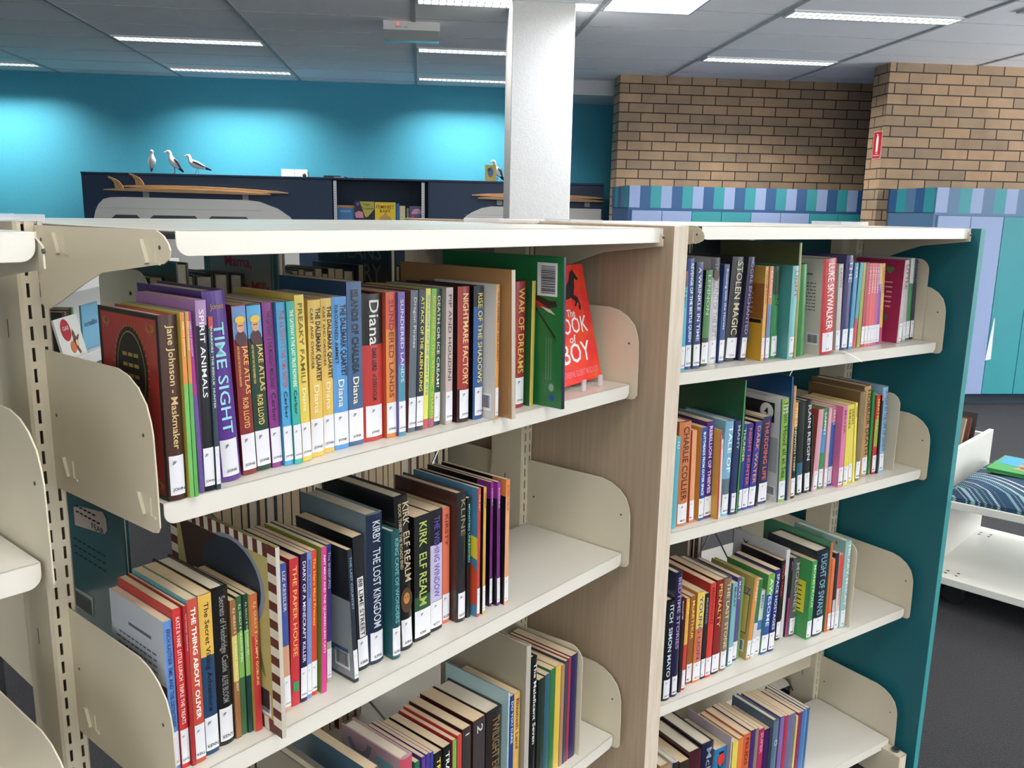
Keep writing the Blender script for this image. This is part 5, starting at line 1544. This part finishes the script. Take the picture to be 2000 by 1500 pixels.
surfboard(-3.1, -1.5, 1.648, 1.632, 8.95, .1, 'pale wooden surfboard with a fin, lower one on the van with windows in view')
surfboard(-2.94, -1.33, 1.685, 1.65, 8.974, .13, 'pale wooden surfboard with a fin, upper one above the seagull van')
surfboard(.58, 1.89, 1.64, 1.632, 8.95, 0, 'pale wooden surfboard crossing behind the column, the lower one')
surfboard(.52, 1.89, 1.67, 1.665, 8.974, 0, 'pale wooden surfboard crossing behind the column, the upper one')


# ------------------------------------------------------------------ seagulls
def gull(x, y, z, head, body_rot, label, wing=True, step=False, s=1.0):
    t = thing('seagull', label, 'seagull ornament', (x, y, z), body_rot, 'ornamental seagulls on the navy wall')
    H = head
    if step:
        P = [(.115, 0, .062), (.075, 0, .072), (.03, 0, .088), (-.02, 0, .108), (-.045, 0, .128), (-.052, 0, .15), (-.054, 0, .168), (-.062, 0, .182), (-.078, 0, .184), (-.088, 0, .181)]
        TL = [(.085, .071), (.12, .058), (.152, .046)]
        WG = [(-.018, .122), (.02, .108), (.06, .088), (.105, .07)]
    else:
        P = [(.066, 0, .052), (.048, 0, .068), (.024, 0, .092), (-.004, 0, .124), (-.016, 0, .148), (-.018, 0, .17), (-.02, 0, .188), (-.03, 0, .204), (-.046, 0, .206), (-.056, 0, .203)]
        TL = [(.05, .066), (.078, .04), (.096, .02)]
        WG = [(.004, .138), (.026, .112), (.046, .082), (.07, .052)]
    R = [(.008, .012), (.019, .022), (.033, .034), (.036, .036), (.026, .026), (.018, .017), (.017, .017), (.0185, .018), (.013, .013), (.004, .004)]
    hx, hz = P[8][0] + .006, P[8][2] + .003
    bx, bz = P[9][0], P[9][2]
    P = [(p[0] * s, p[1] * s, p[2] * s) for p in P]
    R = [(a * s, c * s) for a, c in R]
    B().tube(P, R, 14).build('body', mat('e2e2de', .5), t, True)
    B().tube([(bx * s, 0, bz * s), ((bx - .017) * s, 0, (bz - .005) * s), ((bx - .028) * s, 0, (bz - .014) * s)], [(.0065, .005), (.005, .004), (.001, .001)], 8).build('beak', mat('9a7a60', .5), t, True)
    e = B()
    for q in (-1, 1):
        e.sphere((hx * s, q * .0145 * s, hz * s), .003, 8)
    e.build('eye', INK, t, True)
    if wing:
        w_ = B()
        for q in (-1, 1):
            w_.tube([(p[0] * s, q * o_ * s, p[1] * s) for p, o_ in zip(WG, (.03, .036, .028, .014))], [(.008, .014), (.009, .022), (.008, .016), (.003, .005)], 10)
        w_.build('wing', mat('6c6c70', .5), t, True)
    B().tube([(p[0] * s, 0, p[1] * s) for p in TL], [(.015, .018), (.009, .016), (.003, .008)], 10).build('tail', mat('1c1e22', .5), t, True)
    l = B()
    for q in (-1, 1):
        dx = .02 * q if step else 0
        l.tube([(.012 * s, q * .012, .07 * s), (.018 * s + dx * .4, q * .012, .03 * s), (.006 * s + dx, q * .012, .0015)], .0024, 6)
        l.tube([(.012 * s + dx, q * .012, .002), (-.02 * s + dx, q * .012, .002)], .002, 6)
        l.tube([(.006 * s + dx, q * .012, .002), (-.016 * s + dx, q * .022, .002)], .002, 6)
    l.build('leg', mat('8a6c60', .6), t, True)
    return t


gull(-2.67, 9.1, 1.82, 0, radians(112), 'white seagull ornament furthest from the sockets, breast towards the room', False, s=1.05)
gull(-2.47, 9.1, 1.82, 0, radians(32), 'middle white seagull ornament with its head turned aside', True, s=1.05)
gull(-2.25, 9.1, 1.82, 0, radians(2), 'grey winged seagull ornament striding in profile', True, True, s=1.0)
gull(.78, 9.14, 1.82, 0, radians(25), 'seagull ornament behind a small yellow book near the column', True, s=1.0)
o = thing('book', 'small yellow book with a blue figure propped before a seagull', 'book', (.715, 9.06, 1.821), radians(-6))
B().box(-.058, .058, 0, .012, 0, .165).build('cover', mat('c8b458', .5), o, bevel=.001)
m = B()
m.face([(.03 * cos(a * pi / 6), -.0006, .09 + .05 * sin(a * pi / 6)) for a in range(12)], 0)
m.face([(-.015 + .018 * cos(a * pi / 6), -.001, .115 + .018 * sin(a * pi / 6)) for a in range(12)], 1)
m.build('cover_picture', [mat('5878a0', .5), mat('34507a', .5)], o)

for i, x in enumerate((-1.415, -1.275)):
    t = thing('power_socket', ('double white wall socket without a plug, beside the plugged one', 'double white wall socket with a black plug in it')[i], 'power socket', (x, YW - .0005, 1.872), 0, 'wall sockets')
    B().box(-.068, .068, -.012, 0, -.04, .04).build('plate', mat('e4e4e4', .4), t, bevel=.004)
    q = B()
    for d_ in (-.035, .035):
        q.box(d_ - .01, d_ + .01, -.016, -.012, .006, .022)
    q.build('switch', mat('f0f0f0', .4), t)
    h = B()
    for d_ in (-.035, .035):
        for k_ in (-1, 1):
            h.box(d_ + k_ * .006 - .001, d_ + k_ * .006 + .001, -.0125, -.012, -.022, -.012)
    h.build('pin_hole', INK, t)
t = thing('power_plug', 'black round plug in the wall socket with a thin lead', 'plug', (-1.24, YW - .013, 1.852))
B().tube([(0, 0, 0), (0, -.03, 0)], .018, 14).build('plug_body', INK, t, True)
B().tube([(0, -.028, -.005), (.03, -.06, -.02), (.1, -.12, -.026), (.18, -.15, -.028), (.23, -.16, -.022)], .003, 6).build('lead', INK, t, True)
t = thing('power_adaptor', 'flat black adaptor lying on the navy wall top', 'adaptor', (-.93, 9.4, 1.8205))
B().box(-.085, .085, -.06, .06, 0, .03).build('case', mat('16181c', .4), t, bevel=.004)
B().tube([(.085, 0, .012), (.13, -.02, .02), (.17, -.03, .006)], .004, 6).build('lead', INK, t, True)
for i, (x, w_) in enumerate(((-.83, .1), (-.64, .09))):
    o = B().box(-w_ / 2, w_ / 2, -.05, .05, 0, .006).build('card', mat('d8d8d8', .5), None, loc=(x, 9.08, 1.8205))
    tag(o, ('white card lying flat on the navy wall top, next to the adaptor', 'white card lying flat on the navy wall top, further from the adaptor')[i], 'card', 'white cards on the navy wall')

# ------------------------------------------------------------------ striped cabinets before the brick
LILAC, SEA, BLUE, SLATE = mat('8698bc', .5), mat('27868e', .5), mat('24507c', .5), mat('4c6c8c', .5)


def cabinet(name_label, x0, x1, yf, yb, doors, side, dark):
    t = thing('cabinet', name_label, 'cabinet', (x0, yf, 0), 0, 'striped cabinets')
    L, D = x1 - x0, yb - yf - .002
    B().box(0, L, .0, D, .09, 1.77).build('carcass', dark, t)
    B().box(.02, L, .05, D, 0, .09).build('kickboard', mat('1a3040', .6), t)
    s_ = B()
    k, x = 0, .004
    mats_ = [LILAC, dark, SEA]
    while x < L:
        s_.box(x, min(x + .0985, L), -.008, 0, 1.575, 1.77, k % 3)
        x += .0985
        k += 1
    s_.box(0, L, -.006, 0, 1.555, 1.575, 1)
    y = D
    for w_, mi in side:
        s_.box(-.006, 0, y - w_, y, 1.575, 1.77, mi)
        y -= w_
    s_.build('bulkhead', mats_ + [BLUE, SLATE], t)
    x = .03
    for k, m_ in enumerate(doors):
        w_ = .281
        if x + w_ > L:
            break
        o = B().box(x + .0025, x + w_ - .0025, -.018, 0, .095, 1.55).build('door', m_, t, bevel=.0015)
        x += w_
    return t


cabinet('striped blue cabinet with lilac and teal doors before the far brick wall', 1.87, 4.7, 7.75, 8.42, [LILAC, LILAC, SEA, SEA, LILAC, LILAC, SEA, SEA, LILAC, LILAC],
        [(.13, 3), (.13, 2), (.13, 3), (.13, 4), (.13, 2)], BLUE)
cabinet('striped cabinet with lilac and teal doors before the near brick wall', 4.07, 7.0, 6.55, 7.25, [LILAC, LILAC, SEA, SEA, SEA, LILAC, LILAC, SEA, SEA, LILAC],
        [(.14, 3), (.14, 2), (.14, 4), (.13, 3), (.14, 2)], SLATE)
t = thing('paper_sheet', 'white paper corner poking out between a lilac and a teal door', 'paper', (4.675, 6.529, .38))
B().prism([(-.02, 0), (.03, .01), (.02, .34), (.012, .36)], -.001, .0005, 'y').build('sheet', mat('dfe6ea', .5), t)
t = thing('fire_sign', 'red fire extinguisher sign on the end of the near brick wall', 'sign', (3.9635, 7.335, 2.03))
B().box(-.003, 0, -.07, .07, 0, .232).build('plate', mat('f0d8d4', .5), t)
B().box(-.0036, -.003, -.066, .066, .004, .228).build('red_field', mat('c02430', .45), t)
m = B()
e = -.0042
m.face([(e, p[0], p[1]) for p in ((-.017, .06), (.017, .06), (.019, .17), (.012, .192), (.004, .198), (-.004, .198), (-.012, .192), (-.019, .17))])
m.face([(e, p[0], p[1]) for p in ((-.006, .198), (.008, .198), (.022, .21), (.018, .214), (.004, .206), (-.006, .21))])
put_text(m, 'FIRE', lambda u, v: (e, .02 - u, .042 + v), .04, .012)
put_text(m, 'EXTINGUISHER', lambda u, v: (e, .052 - u, .022 + v), .104, .012)
m.build('extinguisher_picture', mat('f0ece8', .5), t)

# ------------------------------------------------------------------ rolling book bench
CW = mat('dcdbd4', .4)
TH = atan2(.44, .53)
ct = thing('book_bench', 'white rolling book bench with a curved seat beside the teal panel', 'bench', (2.03, 3.03, 0), TH)
# local x along the depth of the bench, local y to the side away from the seat


def seat_outline(inset=0):
    return [(0 + inset, 0)] + [(-.0 + inset + .035 * sin(pi * k / 12), -.08 * k) for k in range(1, 13)] + [(.69 - inset, -.96), (.69 - inset, 0)]


B().prism(seat_outline(), .405, .435, 'z').build('seat_board', CW, ct, bevel=.002)
o = B().prism([(-.02, .02)] + [(-.02 - .03 * sin(pi * k / 12) * 0, -.08 * k) for k in range(1, 13)] + [(.72, -.96), (.72, .42), (-.02, .42)], .1, .13, 'z').build('bottom_board', CW, ct, bevel=.002)
h = B()
for (x, y) in ((.03, -.1), (.6, -.06)):
    for a in (0, .03):
        for c in (0, .04):
            h.prism(arc(x + a, y + c, .006, 0, 360, 8), .1301, .1312, 'z')
h.build('caster_bolt', mat('6a6a66', .4, .6), o)
p_ = B()
p_.box(-.0, .69, 0, .02, .13, .6)
p_.build('bin_side', CW, ct, bevel=.002)
p_ = B()
p_.box(.67, .69, .02, .4, .13, .58).box(0, .02, .02, .4, .13, .58).box(0, .69, .38, .4, .13, .6)
p_.build('bin_wall', CW, ct, bevel=.002)
B().box(.02, .67, .02, .38, .3, .315).build('bin_floor', CW, ct)
for (x, y) in ((.07, -.09), (.62, -.04), (.06, .34), (.62, .34), (.06, -.85), (.62, -.85)):
    c = B().tube([(x - .018, y, .04), (x - .006, y, .04)], .04, 16).tube([(x + .006, y, .04), (x + .018, y, .04)], .04, 16)
    o = c.build('caster', mat('1c1c1e', .4), ct, False)
    B().box(x - .005, x + .005, y - .035, y + .03, .035, .09).box(x - .022, x + .022, y - .02, y + .02, .09, .1).build('caster_fork', mat('b0b2b6', .25, .9), o)
cu = thing('seat_cushion', 'navy seat cushion with rows of pale dots on the rolling bench', 'cushion', (2.03, 3.03, .4355), TH)
m = B()
N, Mn = 18, 20
vs, fs = [], []
for i in range(N + 1):
    for j in range(Mn + 1):
        u, v = i / N, j / Mn
        x = .012 + .66 * u + .03 * sin(pi * v) * (1 - u)
        y = -.012 - .9 * v
        e = (1 - abs(2 * u - 1) ** 4) * (1 - abs(2 * v - 1) ** 5)
        vs.append((x, y, .016 + .075 * max(e, 0) ** .5))
for i in range(N):
    for j in range(Mn):
        a = i * (Mn + 1) + j
        fs.append((a, a + 1, a + Mn + 2, a + Mn + 1)[::-1])
m.add(vs, fs)
bo = [(v[0], v[1], 0) for v in vs]
m.add(bo, [f[::-1] for f in fs])
nv_ = (N + 1) * (Mn + 1)
rim = [i * (Mn + 1) for i in range(N + 1)] + [N * (Mn + 1) + j for j in range(1, Mn + 1)] + [i * (Mn + 1) + Mn for i in range(N - 1, -1, -1)] + [j for j in range(Mn - 1, 0, -1)]
for a, b_ in zip(rim, rim[1:] + rim[:1]):
    m.face([vs[a], vs[b_], bo[b_], bo[a]])
o = m.build('padding', dot_fabric(), cu, True)
o = thing('book', 'green and blue picture book lying flat on the dotted cushion', 'book', (2.27, 3.09, .527), TH)
B().box(0, .26, -.36, 0, 0, .003).box(0, .26, -.36, 0, .013, .016).box(.0, .26, -.003, 0, .003, .013).build('cover', [mat('4a9a50', .35, coat=.3)], o)
B().box(.004, .256, -.356, -.003, .003, .013).build('pages', mat('3a8a48', .6), o)
m = B()
m.face([(x, y, .0165) for x, y in ((.02, -.355), (.25, -.355), (.25, -.01), (.12, -.01))], 0)
for k in range(9):
    x = .05 + .02 * k
    m.face([(x, -.08 - .02 * (k % 3), .017 + k * .0001), (x + .05, -.1, .017 + k * .0001), (x + .04, -.2 - .03 * (k % 2), .017 + k * .0001), (x - .01, -.19, .017 + k * .0001)], 1 + k % 3)
m.build('cover_picture', [mat('4a98c8', .3), mat('b89860', .4), mat('6a5030', .4), mat('d8c898', .4)], o)
for i, (x, y, h, w_, tilt, c, n) in enumerate(((.12, .1, .36, .02, -24, '5a4634', 'brown picture book leaning in the bench bin'), (.2, .1, .35, .02, -26, 'b0a088', 'tan picture book leaning in the bench bin'), (.3, .1, .38, .02, -32, '8a8478', 'grey picture book leaning in the bench bin'), (.38, .1, .37, .015, -32, '6a3a2a', 'russet picture book leaning in the bench bin'),
                                               (.45, .1, .38, .015, -36, '2c2824', 'dark picture book leaning in the bench bin'), (.24, .258, .38, .02, -32, 'c82828', 'red board book in the bench bin'), (.4, .255, .39, .02, -40, 'dcd4cc', 'white board book in the bench bin'))):
    o = thing('book', n, 'book', (2.03 + cos(TH) * x - sin(TH) * y, 3.03 + sin(TH) * x + cos(TH) * y, .324), 0, 'books in the bench bin')
    o.rotation_euler = (Matrix.Rotation(TH, 3, 'Z') @ Matrix.Rotation(radians(-tilt * .5), 3, 'Y')).to_euler()
    B().box(0, .002, -.06, .12, 0, h).box(w_ - .002, w_, -.06, .12, 0, h).box(.002, w_ - .002, .118, .12, 0, h).build('cover', mat(c, .4), o)
    B().box(.002, w_ - .002, -.057, .118, .003, h - .003).build('pages', PAGES_W, o)
